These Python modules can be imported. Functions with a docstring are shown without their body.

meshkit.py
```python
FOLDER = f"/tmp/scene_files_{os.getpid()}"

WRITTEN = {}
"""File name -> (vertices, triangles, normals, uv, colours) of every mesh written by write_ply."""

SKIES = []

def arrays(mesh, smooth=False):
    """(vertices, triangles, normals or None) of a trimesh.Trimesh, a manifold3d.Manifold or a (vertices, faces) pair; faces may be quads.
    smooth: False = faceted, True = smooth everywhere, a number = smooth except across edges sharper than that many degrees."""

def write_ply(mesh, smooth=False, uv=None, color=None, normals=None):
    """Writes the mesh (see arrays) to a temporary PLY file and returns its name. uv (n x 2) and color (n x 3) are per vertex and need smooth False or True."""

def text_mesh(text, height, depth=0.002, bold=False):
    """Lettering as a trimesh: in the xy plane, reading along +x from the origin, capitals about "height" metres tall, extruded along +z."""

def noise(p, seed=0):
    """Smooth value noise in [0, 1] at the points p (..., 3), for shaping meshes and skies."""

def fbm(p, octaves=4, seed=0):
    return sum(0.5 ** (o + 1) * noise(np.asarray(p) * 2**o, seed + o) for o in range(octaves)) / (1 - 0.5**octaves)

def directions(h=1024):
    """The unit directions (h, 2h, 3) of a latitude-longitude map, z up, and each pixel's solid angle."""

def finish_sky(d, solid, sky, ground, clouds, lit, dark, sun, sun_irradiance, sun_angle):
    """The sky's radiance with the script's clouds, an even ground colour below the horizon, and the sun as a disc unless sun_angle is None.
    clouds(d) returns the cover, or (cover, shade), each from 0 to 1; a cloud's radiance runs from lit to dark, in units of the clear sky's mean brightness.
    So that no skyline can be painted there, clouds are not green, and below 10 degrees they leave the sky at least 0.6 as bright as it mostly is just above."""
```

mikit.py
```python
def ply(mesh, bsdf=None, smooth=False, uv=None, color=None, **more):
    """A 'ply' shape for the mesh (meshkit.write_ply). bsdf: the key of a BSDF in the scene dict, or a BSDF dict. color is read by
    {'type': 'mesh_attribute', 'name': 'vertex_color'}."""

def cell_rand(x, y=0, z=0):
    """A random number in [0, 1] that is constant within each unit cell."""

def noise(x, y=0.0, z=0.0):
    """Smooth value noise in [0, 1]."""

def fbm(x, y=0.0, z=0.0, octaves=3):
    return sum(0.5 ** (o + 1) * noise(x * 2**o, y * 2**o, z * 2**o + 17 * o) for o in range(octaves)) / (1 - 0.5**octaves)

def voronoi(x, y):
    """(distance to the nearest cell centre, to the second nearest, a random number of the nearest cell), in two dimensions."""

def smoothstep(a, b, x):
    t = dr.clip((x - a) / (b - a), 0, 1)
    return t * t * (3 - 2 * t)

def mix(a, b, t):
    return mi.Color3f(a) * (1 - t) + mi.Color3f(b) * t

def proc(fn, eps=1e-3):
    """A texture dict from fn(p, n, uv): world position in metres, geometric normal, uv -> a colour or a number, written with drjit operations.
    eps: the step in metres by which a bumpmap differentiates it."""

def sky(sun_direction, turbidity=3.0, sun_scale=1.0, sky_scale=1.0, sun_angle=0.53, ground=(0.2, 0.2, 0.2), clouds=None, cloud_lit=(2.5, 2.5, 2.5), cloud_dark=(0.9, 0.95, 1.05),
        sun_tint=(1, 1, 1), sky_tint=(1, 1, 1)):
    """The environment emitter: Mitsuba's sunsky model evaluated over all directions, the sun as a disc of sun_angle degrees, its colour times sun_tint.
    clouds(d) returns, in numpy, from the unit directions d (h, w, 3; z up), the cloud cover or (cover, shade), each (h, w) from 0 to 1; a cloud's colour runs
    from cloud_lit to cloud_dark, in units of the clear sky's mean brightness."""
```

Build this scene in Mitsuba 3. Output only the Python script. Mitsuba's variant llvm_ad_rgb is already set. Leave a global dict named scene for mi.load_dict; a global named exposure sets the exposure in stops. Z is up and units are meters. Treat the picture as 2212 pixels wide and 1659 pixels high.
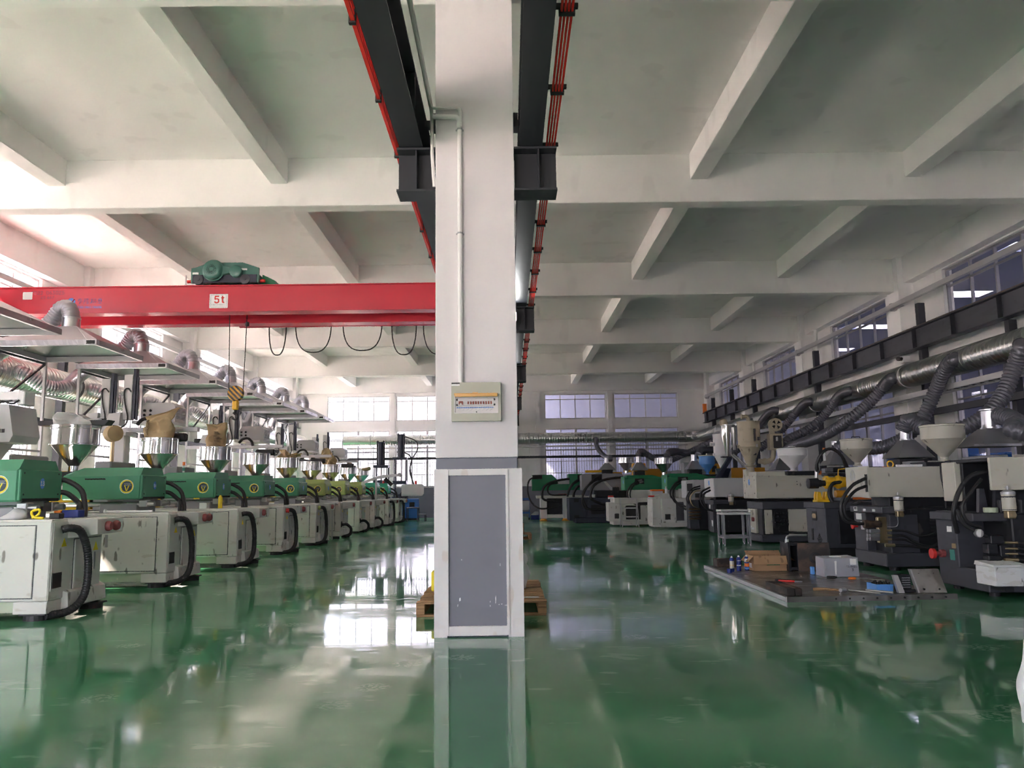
# A factory hall: two rows of moulding machines, a red bridge crane, a green floor.
SUN, EXPO = 2.0, 5.0
import math, random
import numpy as np, trimesh, mitsuba as mi, mikit, meshkit
import drjit as dr
from mikit import noise, fbm, smoothstep, mix, voronoi
T = mi.ScalarTransform4f
PI = math.pi
rng = random.Random(7)
scene, labels = {}, {}

# ---------------------------------------------------------------- camera, sky, exposure
CAM_H = 1.3
FWD = np.array([0.00641481, 0.99076612, 0.13543019])
UPV = np.array([0.01249877, -0.13550184, 0.99069826])
scene['camera'] = {'type': 'perspective', 'fov': 2 * math.degrees(math.atan(1106 / 1700)), 'fov_axis': 'x', 'near_clip': 0.05, 'far_clip': 500,
                   'to_world': T().look_at(origin=[0, 0, CAM_H], target=[float(FWD[0]), float(FWD[1]), CAM_H + float(FWD[2])], up=[float(x) for x in UPV])}


def haze(d):
    n = meshkit.fbm(d * np.array([2.0, 2.0, 4.0]), 4, 3)
    return 0.55 + 0.3 * n, 0.35 * n


scene['sky'] = mikit.sky([-0.655, -0.20, 0.69], turbidity=4.0, sun_scale=SUN, sky_scale=1.0, sun_angle=1.2, ground=(0.42, 0.39, 0.38), sun_tint=(0.93, 0.94, 1.12), sky_tint=(1.03, 0.955, 1.03), clouds=haze,
                         cloud_lit=(1.92, 1.80, 1.98), cloud_dark=(1.30, 1.22, 1.35))
exposure = EXPO

# ---------------------------------------------------------------- materials


def pr(name, col, rough=0.5, metal=0.0, spec=0.5, cc=0.0, ccg=0.9, bump=None, bscale=1.0, beps=2e-3):
    b = {'type': 'principled', 'base_color': col if isinstance(col, dict) else {'type': 'rgb', 'value': list(col)},
         'roughness': rough, 'metallic': metal, 'specular': spec}
    if cc:
        b['clearcoat'] = cc
        b['clearcoat_gloss'] = ccg
    if bump is not None:
        b = {'type': 'bumpmap', 'tex': mikit.proc(bump, beps), 'scale': bscale, 'bsdf': b}
    scene[name] = {'type': 'twosided', 'bsdf': b}
    return name


def plaster(base, dado=None, top=1.57):
    def fn(p, n, uv):
        a = fbm(p.x * 0.7, p.y * 0.7, p.z * 0.7, 3)
        c = mix([x * 0.94 for x in base], base, smoothstep(0.3, 0.7, a))
        s = smoothstep(0.66, 0.74, fbm(p.x * 2.3 + 9, p.y * 2.3, p.z * 0.8, 3))
        c = c * (1 - 0.06 * s)
        if dado:
            g = mix([x * 0.88 for x in dado], dado, fbm(p.x * 3, p.y * 3, p.z * 3, 2))
            c = dr.select(p.z < top, g, c)
        return c
    return mikit.proc(fn)


def worn(base, wear, amount=0.62, k=5.0, dark=(0.10, 0.08, 0.06)):
    def fn(p, n, uv):
        a = fbm(p.x * 1.3, p.y * 1.3, p.z * 1.3, 2)
        c = mix([x * 0.92 for x in base], base, a)
        s = fbm(p.x * k, p.y * k, p.z * k * 2.2, 4)
        c = mix(c, wear, smoothstep(amount, amount + 0.08, s) * 0.7)
        g = fbm(p.x * k * 3 + 3, p.y * k * 3, p.z * k * 1.1, 3)
        return mix(c, dark, smoothstep(0.70, 0.78, g) * 0.75)
    return mikit.proc(fn)


def floor_col(p, n, uv):
    a = fbm(p.x * 0.45 + 4, p.y * 0.45, 0.0, 4)
    c = mix((0.028, 0.120, 0.056), (0.048, 0.175, 0.088), smoothstep(0.3, 0.7, a))
    dust = smoothstep(0.52, 0.8, fbm(p.x * 1.1 + 20, p.y * 0.9, 0.0, 5))
    c = mix(c, (0.16, 0.27, 0.20), dust * 0.30)
    scuff = smoothstep(0.72, 0.80, fbm(p.x * 3.5 + 40 + 0.6 * p.y, p.y * 9.0, 0.0, 4))
    c = mix(c, (0.30, 0.38, 0.32), scuff * 0.22)
    # trodden dusty soles in the foreground
    v1, v2, r = voronoi(p.x * 1.15 + 0.7, p.y * 1.15)
    sx, sy = p.x * 14 + r * 5, p.y * 14
    tread = smoothstep(0.16, 0.10, v1) * smoothstep(0.45, 0.6, noise(p.x * 60, p.y * 60, 0.0)) * smoothstep(0.62, 0.70, r)
    c = mix(c, (0.32, 0.40, 0.34), tread * 0.28)
    joint = smoothstep(0.035, 0.018, dr.abs(p.y - 3.76 - 0.025 * (noise(p.x * 5, 0.0, 0.0) - 0.5)))
    c = mix(c, (0.34, 0.42, 0.36), joint * 0.7)
    return c


def floor_rough(p, n, uv):
    a = fbm(p.x * 0.8 + 11, p.y * 0.6, 0.0, 4)
    s = fbm(p.x * 4.0, p.y * 12.0, 0.0, 3)
    return 0.035 + 0.10 * smoothstep(0.45, 0.8, a) + 0.08 * smoothstep(0.6, 0.8, s)


def floor_bump(p, n, uv):
    return fbm(p.x * 1.5, p.y * 1.5, 0.0, 2) * 0.0007 + noise(p.x * 3.0, p.y * 13.0, 0.0) * 0.00010


scene['m_floor'] = {'type': 'twosided', 'bsdf': {'type': 'bumpmap', 'tex': mikit.proc(floor_bump, 6e-3), 'scale': 1.0, 'bsdf': {
    'type': 'principled', 'base_color': mikit.proc(floor_col), 'roughness': mikit.proc(floor_rough), 'metallic': 0.0, 'specular': 0.95}}}
WHITE = (0.80, 0.79, 0.78)
pr('m_wall', plaster((0.78, 0.775, 0.775), (0.19, 0.195, 0.235)), 0.85, spec=0.25)
pr('m_ceiling', plaster((0.76, 0.755, 0.74)), 0.9, spec=0.2)
pr('m_white_paint', plaster((0.67, 0.64, 0.655)), 0.7, spec=0.3)
pr('m_dado', worn((0.185, 0.19, 0.225), (0.17, 0.175, 0.205), 0.5, 1.2, (0.19, 0.195, 0.23)), 0.45, spec=0.4)
pr('m_chip', (0.75, 0.75, 0.77), 0.7)
pr('m_guard', worn((0.66, 0.64, 0.63), (0.62, 0.59, 0.57), 0.6, 2.5, (0.56, 0.50, 0.45)), 0.4, spec=0.5)
pr('m_black_steel', (0.026, 0.029, 0.036), 0.4, spec=0.45)
pr('m_black', (0.012, 0.012, 0.013), 0.55)
pr('m_rubber', (0.020, 0.020, 0.022), 0.45, spec=0.5)
pr('m_rust_rail', (0.09, 0.065, 0.055), 0.55, metal=0.4)
pr('m_red_bar', (0.80, 0.030, 0.020), 0.35, spec=0.6)
pr('m_red_crane', (0.52, 0.030, 0.050), 0.28, spec=0.6)
pr('m_steel_grey', (0.34, 0.34, 0.36), 0.35, metal=0.7)
pr('m_galv_bar', (0.52, 0.52, 0.53), 0.42, metal=0.7)


def galv(p, n, uv):
    v1, v2, r = voronoi(p.x * 18 + p.z * 9, p.y * 18 + p.z * 7)
    return mix((0.50, 0.51, 0.54), (0.66, 0.67, 0.70), r)


pr('m_galv', mikit.proc(galv), 0.30, metal=0.9)
pr('m_duct', (0.60, 0.61, 0.60), 0.24, metal=1.0)
pr('m_hood', (0.42, 0.42, 0.45), 0.38, metal=0.75)
pr('m_foil', (0.66, 0.66, 0.69), 0.22, metal=0.95)
pr('m_flex', (0.16, 0.16, 0.19), 0.34, metal=0.45, spec=0.5)
pr('m_flex_silver', (0.40, 0.40, 0.44), 0.30, metal=0.75)
pr('m_chrome', (0.78, 0.77, 0.75), 0.10, metal=1.0)
pr('m_brushed', (0.50, 0.50, 0.50), 0.30, metal=0.9)
pr('m_brass', (0.55, 0.43, 0.26), 0.35, metal=0.9)
pr('m_green', (0.070, 0.265, 0.150), 0.33, spec=0.5)
pr('m_green_dark', (0.022, 0.180, 0.080), 0.35, spec=0.5)
pr('m_lime', (0.37, 0.46, 0.135), 0.35, spec=0.5)
pr('m_emerald', (0.04, 0.36, 0.205), 0.33, spec=0.5)
pr('m_cabinet', worn((0.62, 0.615, 0.575), (0.47, 0.45, 0.39), 0.66, 4.0), 0.42, spec=0.45)
pr('m_cream', worn((0.53, 0.51, 0.44), (0.50, 0.47, 0.38), 0.64, 4.0), 0.40, spec=0.45)
pr('m_beige', worn((0.52, 0.455, 0.335), (0.44, 0.38, 0.28), 0.62, 3.0, (0.2, 0.16, 0.1)), 0.42, spec=0.45)
pr('m_light_grey', (0.50, 0.50, 0.51), 0.42)
pr('m_mid_grey', (0.26, 0.265, 0.285), 0.42)
pr('m_white_grey', (0.70, 0.70, 0.71), 0.45)
pr('m_dark_grey', worn((0.055, 0.058, 0.070), (0.045, 0.047, 0.055), 0.55, 3.0, (0.04, 0.04, 0.045)), 0.42, spec=0.45)
pr('m_soot', worn((0.014, 0.015, 0.019), (0.011, 0.012, 0.014), 0.55, 3.0, (0.05, 0.045, 0.04)), 0.45, spec=0.45)
pr('m_navy', (0.020, 0.026, 0.048), 0.40)
pr('m_yellow', (0.72, 0.42, 0.02), 0.38)
pr('m_amber', (0.62, 0.30, 0.03), 0.4)
pr('m_lemon', (0.78, 0.62, 0.02), 0.4)
pr('m_orange', (0.75, 0.19, 0.03), 0.4)
pr('m_red', (0.60, 0.035, 0.03), 0.4)
pr('m_dull_red', (0.26, 0.06, 0.06), 0.45)
pr('m_blue', (0.02, 0.13, 0.42), 0.4)
pr('m_sky_blue', (0.10, 0.30, 0.68), 0.4)
pr('m_badge_blue', (0.10, 0.32, 0.72), 0.5)
pr('m_deep_blue', (0.012, 0.028, 0.20), 0.32)
pr('m_teal', (0.06, 0.26, 0.22), 0.45)
pr('m_hoist_green', (0.055, 0.165, 0.135), 0.30, spec=0.6)
pr('m_plastic_white', (0.78, 0.78, 0.78), 0.4)
pr('m_print', (0.05, 0.05, 0.055), 0.6)


def wood(p, n, uv):
    g = fbm(p.x * 3.0, p.y * 60.0, p.z * 60.0, 3)
    a = noise(p.x * 2, p.y * 9, p.z * 9)
    return mix(mix((0.20, 0.115, 0.055), (0.40, 0.25, 0.13), a), (0.13, 0.075, 0.04), smoothstep(0.5, 0.75, g) * 0.7)


pr('m_wood', mikit.proc(wood), 0.75, spec=0.2)


def paper(p, n, uv):
    return mix((0.34, 0.25, 0.14), (0.48, 0.37, 0.22), fbm(p.x * 6, p.y * 6, p.z * 6, 3))


pr('m_paper', mikit.proc(paper), 0.8, spec=0.2)


def card(p, n, uv):
    a = fbm(p.x * 5, p.y * 5, p.z * 9, 3)
    return mix(mix((0.33, 0.20, 0.11), (0.43, 0.27, 0.155), a), (0.17, 0.10, 0.055), smoothstep(0.62, 0.72, fbm(p.x * 14, p.y * 14, p.z * 5 + 3, 3)) * 0.6)


pr('m_card', mikit.proc(card), 0.8, spec=0.2)


def plate_steel(p, n, uv):
    a = fbm(p.x * 2.2, p.y * 2.2, 0.0, 4)
    s = smoothstep(0.55, 0.75, fbm(p.x * 6, p.y * 14, 0.0, 4))
    return mix(mix((0.13, 0.12, 0.11), (0.30, 0.29, 0.28), a), (0.42, 0.41, 0.40), s * 0.6)


pr('m_plate', mikit.proc(plate_steel), 0.28, metal=0.75)


def rusty(p, n, uv):
    return mix((0.030, 0.026, 0.024), (0.10, 0.06, 0.04), smoothstep(0.45, 0.75, fbm(p.x * 7, p.y * 7, p.z * 7, 4)))


pr('m_rusty', mikit.proc(rusty), 0.5, metal=0.3)


def stripes(p, n, uv):
    s = (p.x + p.z) * 9.0
    return dr.select(s - dr.floor(s) < 0.5, mi.Color3f(0.62, 0.33, 0.02), mi.Color3f(0.02, 0.02, 0.025))


pr('m_hazard', mikit.proc(stripes), 0.4)
scene['m_glass'] = {'type': 'thindielectric', 'int_ior': 1.5}
scene['m_film'] = {'type': 'twosided', 'bsdf': {'type': 'principled', 'base_color': {'type': 'rgb', 'value': [0.6, 0.6, 0.62]}, 'roughness': 0.25}}

# ---------------------------------------------------------------- mesh helpers


def hull_faces():
    pts = []
    for a in (-1, 1):
        for b in (-1, 1):
            for c in (-1, 1):
                pts += [[a, b * .9, c * .9], [a * .9, b, c * .9], [a * .9, b * .9, c]]
    m = trimesh.Trimesh(np.array(pts), trimesh.convex.convex_hull(np.array(pts)).faces, process=False)
    h = trimesh.convex.convex_hull(np.array(pts))
    idx = [int(np.argmin(np.linalg.norm(np.array(pts) - v, axis=1))) for v in h.vertices]
    return np.array([[idx[i] for i in f] for f in h.faces])


HF = hull_faces()
BF = np.array([[0, 1, 3], [0, 3, 2], [4, 6, 7], [4, 7, 5], [0, 4, 5], [0, 5, 1], [2, 3, 7], [2, 7, 6], [0, 2, 6], [0, 6, 4], [1, 5, 7], [1, 7, 3]])


def frame(d):
    d = np.asarray(d, float)
    d = d / (np.linalg.norm(d) + 1e-12)
    a = np.cross(d, [0, 0, 1.0] if abs(d[2]) < 0.95 else [1.0, 0, 0])
    a /= np.linalg.norm(a)
    return a, np.cross(d, a), d


def spl(pts, n=24):
    """Catmull-Rom through the points."""
    p = np.asarray(pts, float)
    q = np.vstack([2 * p[0] - p[1], p, 2 * p[-1] - p[-2]])
    out, segs = [], len(p) - 1
    for i in range(segs):
        a, b, c, d = q[i:i + 4]
        k = max(2, int(round(n / segs)))
        for t in np.arange(k) / k:
            out.append(0.5 * (2 * b + (c - a) * t + (2 * a - 5 * b + 4 * c - d) * t * t + (3 * b - a - 3 * c + d) * t ** 3))
    out.append(p[-1])
    return np.array(out)


def resample(p, step):
    s = np.concatenate([[0], np.cumsum(np.linalg.norm(np.diff(p, axis=0), axis=1))])
    k = max(2, int(s[-1] / step))
    u = np.linspace(0, s[-1], k + 1)
    return np.stack([np.interp(u, s, p[:, i]) for i in range(3)], 1), u


class MB:
    """Collects pieces of one mesh."""

    def __init__(s):
        s.v, s.f, s.n = [], [], 0

    def add(s, v, f):
        v = np.asarray(v, float)
        s.v.append(v)
        s.f.append(np.asarray(f, int) + s.n)
        s.n += len(v)
        return s

    def mesh(s, m):
        return s.add(m.vertices, m.faces)

    def box(s, x0, x1, y0, y1, z0, z1, ch=0.0):
        x0, x1 = min(x0, x1), max(x0, x1)
        y0, y1 = min(y0, y1), max(y0, y1)
        z0, z1 = min(z0, z1), max(z0, z1)
        if ch <= 0:
            return s.add([[x, y, z] for x in (x0, x1) for y in (y0, y1) for z in (z0, z1)], BF)
        c = np.array([(x0 + x1) / 2, (y0 + y1) / 2, (z0 + z1) / 2])
        h = np.array([x1 - x0, y1 - y0, z1 - z0]) / 2
        ch = min(ch, 0.45 * h.min())
        pts = []
        for a in (-1, 1):
            for b in (-1, 1):
                for d in (-1, 1):
                    e = np.array([a, b, d])
                    for k in range(3):
                        g = h - ch
                        g[k] = h[k]
                        pts.append(c + e * g)
        return s.add(pts, HF)

    def hull(s, pts):
        return s.mesh(trimesh.convex.convex_hull(np.asarray(pts, float)))

    def beam(s, a, b, w, h=None):
        """A square bar from a to b."""
        h = w if h is None else h
        a, b = np.asarray(a, float), np.asarray(b, float)
        u, v, d = frame(b - a)
        pts = [p + i * u * w / 2 + j * v * h / 2 for p in (a, b) for i in (-1, 1) for j in (-1, 1)]
        return s.add(pts, BF)

    def ring(s, rings, closed=True, caps=True):
        n = len(rings[0])
        v = np.vstack(rings)
        f = []
        k = len(rings)
        i, j = np.meshgrid(np.arange(k - 1), np.arange(n), indexing='ij')
        a, b = i * n + j, i * n + (j + 1) % n
        q = np.stack([a, b, b + n, a + n], -1).reshape(-1, 4)
        f = np.vstack([q[:, [0, 1, 2]], q[:, [0, 2, 3]]])
        if caps:
            v = np.vstack([v, rings[0].mean(0), rings[-1].mean(0)])
            m = k * n
            c0 = [[m, (t + 1) % n, t] for t in range(n)]
            c1 = [[m + 1, (k - 1) * n + t, (k - 1) * n + (t + 1) % n] for t in range(n)]
            f = np.vstack([f, c0, c1])
        return s.add(v, f)

    def cyl(s, a, b, r, r2=None, n=16, caps=True):
        a, b = np.asarray(a, float), np.asarray(b, float)
        u, v, d = frame(b - a)
        t = np.arange(n) * 2 * PI / n
        c = np.cos(t)[:, None] * u + np.sin(t)[:, None] * v
        return s.ring([a + r * c, b + (r if r2 is None else r2) * c], caps=caps)

    def lathe(s, o, prof, n=24, axis=(0, 0, 1), caps=True):
        """prof: (radius, distance along the axis)."""
        u, v, d = frame(axis)
        t = np.arange(n) * 2 * PI / n
        c = np.cos(t)[:, None] * u + np.sin(t)[:, None] * v
        o = np.asarray(o, float)
        return s.ring([o + d * h + max(r, 1e-4) * c for r, h in prof], caps=caps)

    def tube(s, pts, r, n=8, caps=True):
        p = np.asarray(pts, float)
        t = np.gradient(p, axis=0)
        t /= np.linalg.norm(t, axis=1, keepdims=True) + 1e-12
        u, v, _ = frame(t[0])
        rr = np.broadcast_to(r, (len(p),))
        ang = np.arange(n) * 2 * PI / n
        rings = []
        for k in range(len(p)):
            u = u - t[k] * (u @ t[k])
            u /= np.linalg.norm(u) + 1e-12
            v = np.cross(t[k], u)
            rings.append(p[k] + rr[k] * (np.cos(ang)[:, None] * u + np.sin(ang)[:, None] * v))
        return s.ring(rings, caps=caps)

    def hose(s, pts, r, pitch=0.05, amp=0.08, n=12, ns=60):
        """A corrugated hose."""
        p, u = resample(spl(pts, ns), pitch / 4)
        return s.tube(p, r * (1 + amp * np.cos(u * 2 * PI / pitch)), n)

    def prism(s, poly, axis, a, b):
        """Extrudes a 2-D outline along an axis (0, 1 or 2); outline coordinates are the two other axes in order."""
        from shapely.geometry import Polygon
        m = trimesh.creation.extrude_polygon(Polygon(poly), 1.0, engine='earcut')
        v = np.array(m.vertices)
        w = a + (b - a) * v[:, 2]
        o = {0: [w, v[:, 0], v[:, 1]], 1: [v[:, 0], w, v[:, 1]], 2: [v[:, 0], v[:, 1], w]}[axis]
        return s.add(np.stack(o, 1), m.faces)

    def move(s, M):
        M = np.asarray(M, float)
        s.v = [v @ M[:3, :3].T + M[:3, 3] for v in s.v]
        return s

    def get(s):
        return np.vstack(s.v), np.vstack(s.f)


def rotz(a, c=(0, 0, 0)):
    M = np.eye(4)
    M[:2, :2] = [[math.cos(a), -math.sin(a)], [math.sin(a), math.cos(a)]]
    M[:3, 3] = np.asarray(c, float) - M[:3, :3] @ np.asarray(c, float)
    return M


used = set()


def numbered(name):
    k, i = name, 0
    while k in used:
        i += 1
        k = f'{name}_{i:03d}'
    used.add(k)
    return k


PLACE = {}


def thing(name, label, cat, group=None, at=None):
    """The key under which a thing's parts stand; at: translation of all its parts."""
    k = numbered(name)
    labels[k] = {'label': label, 'category': cat}
    if group:
        labels[k]['group'] = group
    if at is not None:
        PLACE[k] = at
    return k


def obj(name, mesh, mat, parent=None, smooth=False, label=None, kind=None, emit=None):
    k = numbered(f'{parent}__{name}' if parent else name)
    m = mesh.get() if isinstance(mesh, MB) else mesh
    more = {}
    if parent:
        root = parent.split('__')[0]
        if root in PLACE:
            more['to_world'] = T().translate([float(x) for x in PLACE[root]])
    if emit is not None:
        more['emitter'] = {'type': 'area', 'radiance': {'type': 'rgb', 'value': list(emit)}}
    scene[k] = mikit.ply(m, mat, smooth=smooth, **more)
    if label or kind:
        labels[k] = {}
        if label:
            labels[k]['label'] = label
        if kind:
            labels[k]['kind'] = kind
    return k


def single(name, mesh, mat, label, cat, group=None, smooth=False):
    k = obj(name, mesh, mat, None, smooth)
    labels[k] = {'label': label, 'category': cat}
    if group:
        labels[k]['group'] = group
    return k


def struct(name, mesh=None, mat=None, parent=None, smooth=False, kind=True):
    if mesh is None:
        k = numbered(name)
    else:
        k = obj(name, mesh, mat, parent, smooth)
    if not parent:
        labels[k] = {'kind': 'structure'}
    return k


def bx(*a, ch=0.0):
    return MB().box(*a, ch=ch)


def text(s, h, o, right, up, depth=0.002, bold=True, center=True):
    """Lettering at o, reading along right."""
    m = meshkit.text_mesh(s, h, depth, bold)
    v = np.array(m.vertices)
    if center:
        v[:, :2] -= (v[:, :2].max(0) + v[:, :2].min(0)) / 2
    r, u = np.asarray(right, float), np.asarray(up, float)
    w = np.cross(r, u)
    return MB().add(np.asarray(o, float) + v[:, :1] * r + v[:, 1:2] * u + v[:, 2:] * w, m.faces)


def disc(c, nrm, r, depth=0.003, n=24, sx=1.0):
    """A thin disc (or, with sx, an upright oval) facing nrm."""
    c, nrm = np.asarray(c, float), np.asarray(nrm, float)
    u, v = np.cross([0, 0, 1.0], nrm), np.array([0, 0, 1.0])
    t = np.arange(n) * 2 * PI / n
    k = r * (sx * np.cos(t)[:, None] * u + np.sin(t)[:, None] * v)
    return MB().ring([c + k, c + nrm * depth + k])


def tri_sign(c, nrm, h, depth=0.003):
    c, nrm = np.asarray(c, float), np.asarray(nrm, float)
    u, v = np.cross([0, 0, 1.0], nrm), np.array([0, 0, 1.0])
    k = np.array([-u * h * .58 - v * h * .4, u * h * .58 - v * h * .4, v * h * .6])
    return MB().ring([c + k, c + nrm * depth + k])
# ================================================================ the hall
XL, XR, YB, YF, ZS = -11.6, 11.0, -9.0, 42.0, 7.47
BAYS = [-6.9, 0.4, 7.6, 13.9, 20.86, 28.0, 35.05]      # front faces of the main beams
struct('floor', bx(XL - .3, XR + .3, YB - .3, YF + .3, -0.25, 0.0), 'm_floor')
struct('ceiling', bx(XL - .3, XR + .3, YB - .3, YF + .3, ZS, ZS + .25), 'm_ceiling')
for y in BAYS:
    struct('main_beam', bx(XL + .05, XR - .05, y, y + .32, 6.55, ZS + .01, ch=.012), 'm_ceiling', 'ceiling')
edges = [YB] + BAYS + [YF]
for a, b in zip(edges, edges[1:]):
    for x0, x1 in ((-8.40, -8.08), (-4.31, -4.0), (3.44, 3.76), (7.42, 7.74)):
        struct('joist', bx(x0, x1, a + .3, b + .02, 6.98, ZS + .01, ch=.01), 'm_ceiling', 'ceiling')


def wall(name, axis, c0, c1, u0, u1, z0, z1, holes, mat='m_wall'):
    """A wall with openings (u0, u1, z0, z1); its thickness runs from c0 to c1."""
    us = sorted({u0, u1, *[h[0] for h in holes], *[h[1] for h in holes]})
    zs = sorted({z0, z1, *[h[2] for h in holes], *[h[3] for h in holes]})
    m = MB()
    for a, b in zip(zs, zs[1:]):
        run = None
        for p, q in zip(us, us[1:]):
            open_ = any(h[0] - 1e-6 <= p and q <= h[1] + 1e-6 and h[2] - 1e-6 <= a and b <= h[3] + 1e-6 for h in holes)
            if not open_:
                run = (run[0] if run else p, q)
            if (open_ or q == us[-1]) and run:
                if axis == 'x':
                    m.box(run[0], run[1], c0, c1, a, b)
                else:
                    m.box(c0, c1, run[0], run[1], a, b)
                run = None
    return struct(name, m, mat)


wins = [0]


def window(axis, c, u0, u1, z0, z1, cols, rails=(), grille=False, frame_mat='m_galv_bar', face=1, groups=0):
    """A framed window; c: the plane of the glass; face: the side on which the room lies."""
    wins[0] += 1
    w = struct(f'window_{wins[0]}')

    def put(m, a0, a1, d0, d1, b0, b1):
        d0, d1 = c + face * d0, c + face * d1
        return m.box(a0, a1, d0, d1, b0, b1) if axis == 'x' else m.box(d0, d1, a0, a1, b0, b1)
    f = MB()
    t = .05
    for a0, a1, b0, b1 in ((u0, u1, z0, z0 + t), (u0, u1, z1 - t, z1), (u0, u0 + t, z0 + t, z1 - t), (u1 - t, u1, z0 + t, z1 - t)):
        put(f, a0, a1, -.04, .04, b0, b1)
    obj('frame', f, frame_mat, w)
    us = np.linspace(u0 + t, u1 - t, cols + 1)
    for i, u in enumerate(us[1:-1]):
        wide = .055 if groups and (i + 1) % groups == 0 else .022
        obj('mullion', put(MB(), u - wide, u + wide, -.035, .035, z0 + t, z1 - t), frame_mat, w)
    for z in rails:
        obj('transom', put(MB(), u0 + t, u1 - t, -.030, .030, z - .022, z + .022), frame_mat, w)
    zz = [z0 + t, *rails, z1 - t]
    for a, b in zip(us, us[1:]):
        for p, q in zip(zz, zz[1:]):
            v = [[a, c, p], [b, c, p], [b, c, q], [a, c, q]] if axis == 'x' else [[c, a, p], [c, b, p], [c, b, q], [c, a, q]]
            obj('pane', MB().add(v, [[0, 1, 2], [0, 2, 3]]), 'm_glass', w)
    if grille:
        g = MB()
        n = int((u1 - u0) / .135)
        for k in range(1, n):
            u = u0 + (u1 - u0) * k / n
            put(g, u - .011, u + .011, .07, .092, z0 + .02, z1 - .5)
        for z in np.linspace(z0 + .03, z1 - .5, 5):
            put(g, u0 + .02, u1 - .02, .066, .072, z - .016, z + .016)
        obj('grille', g, 'm_mid_grey' if face else 'm_mid_grey', w, kind='stuff')
    return w


side_bays = [(b + 1.38, b + 5.33) for b in BAYS[:-1]] + [(36.45, 40.4)]
UP, LOW = (4.92, 6.70), (1.60, 4.38)
far_x = [(-9.65, -6.30), (-5.95, -2.62), (2.00, 5.30), (5.72, 9.15)]
FU, FL = (5.12, 6.47), (1.60, 4.60)
wall('wall_left', 'y', XL - .25, XL, YB, YF, 0, ZS, [(a, b, *UP) for a, b in side_bays] + [(a, b, *LOW) for a, b in side_bays])
wall('wall_right', 'y', XR, XR + .25, YB, YF, 0, ZS, [(a, b, *UP) for a, b in side_bays] + [(a, b, *LOW) for a, b in side_bays])
wall('wall_far', 'x', YF, YF + .25, XL - .25, XR + .25, 0, ZS, [(a, b, *FU) for a, b in far_x] + [(a, b, *FL) for a, b in far_x])
back = [(-11.0, -6.3, 0.0, 6.4), (-5.4, -1.4, 0.8, 4.8)]
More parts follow.
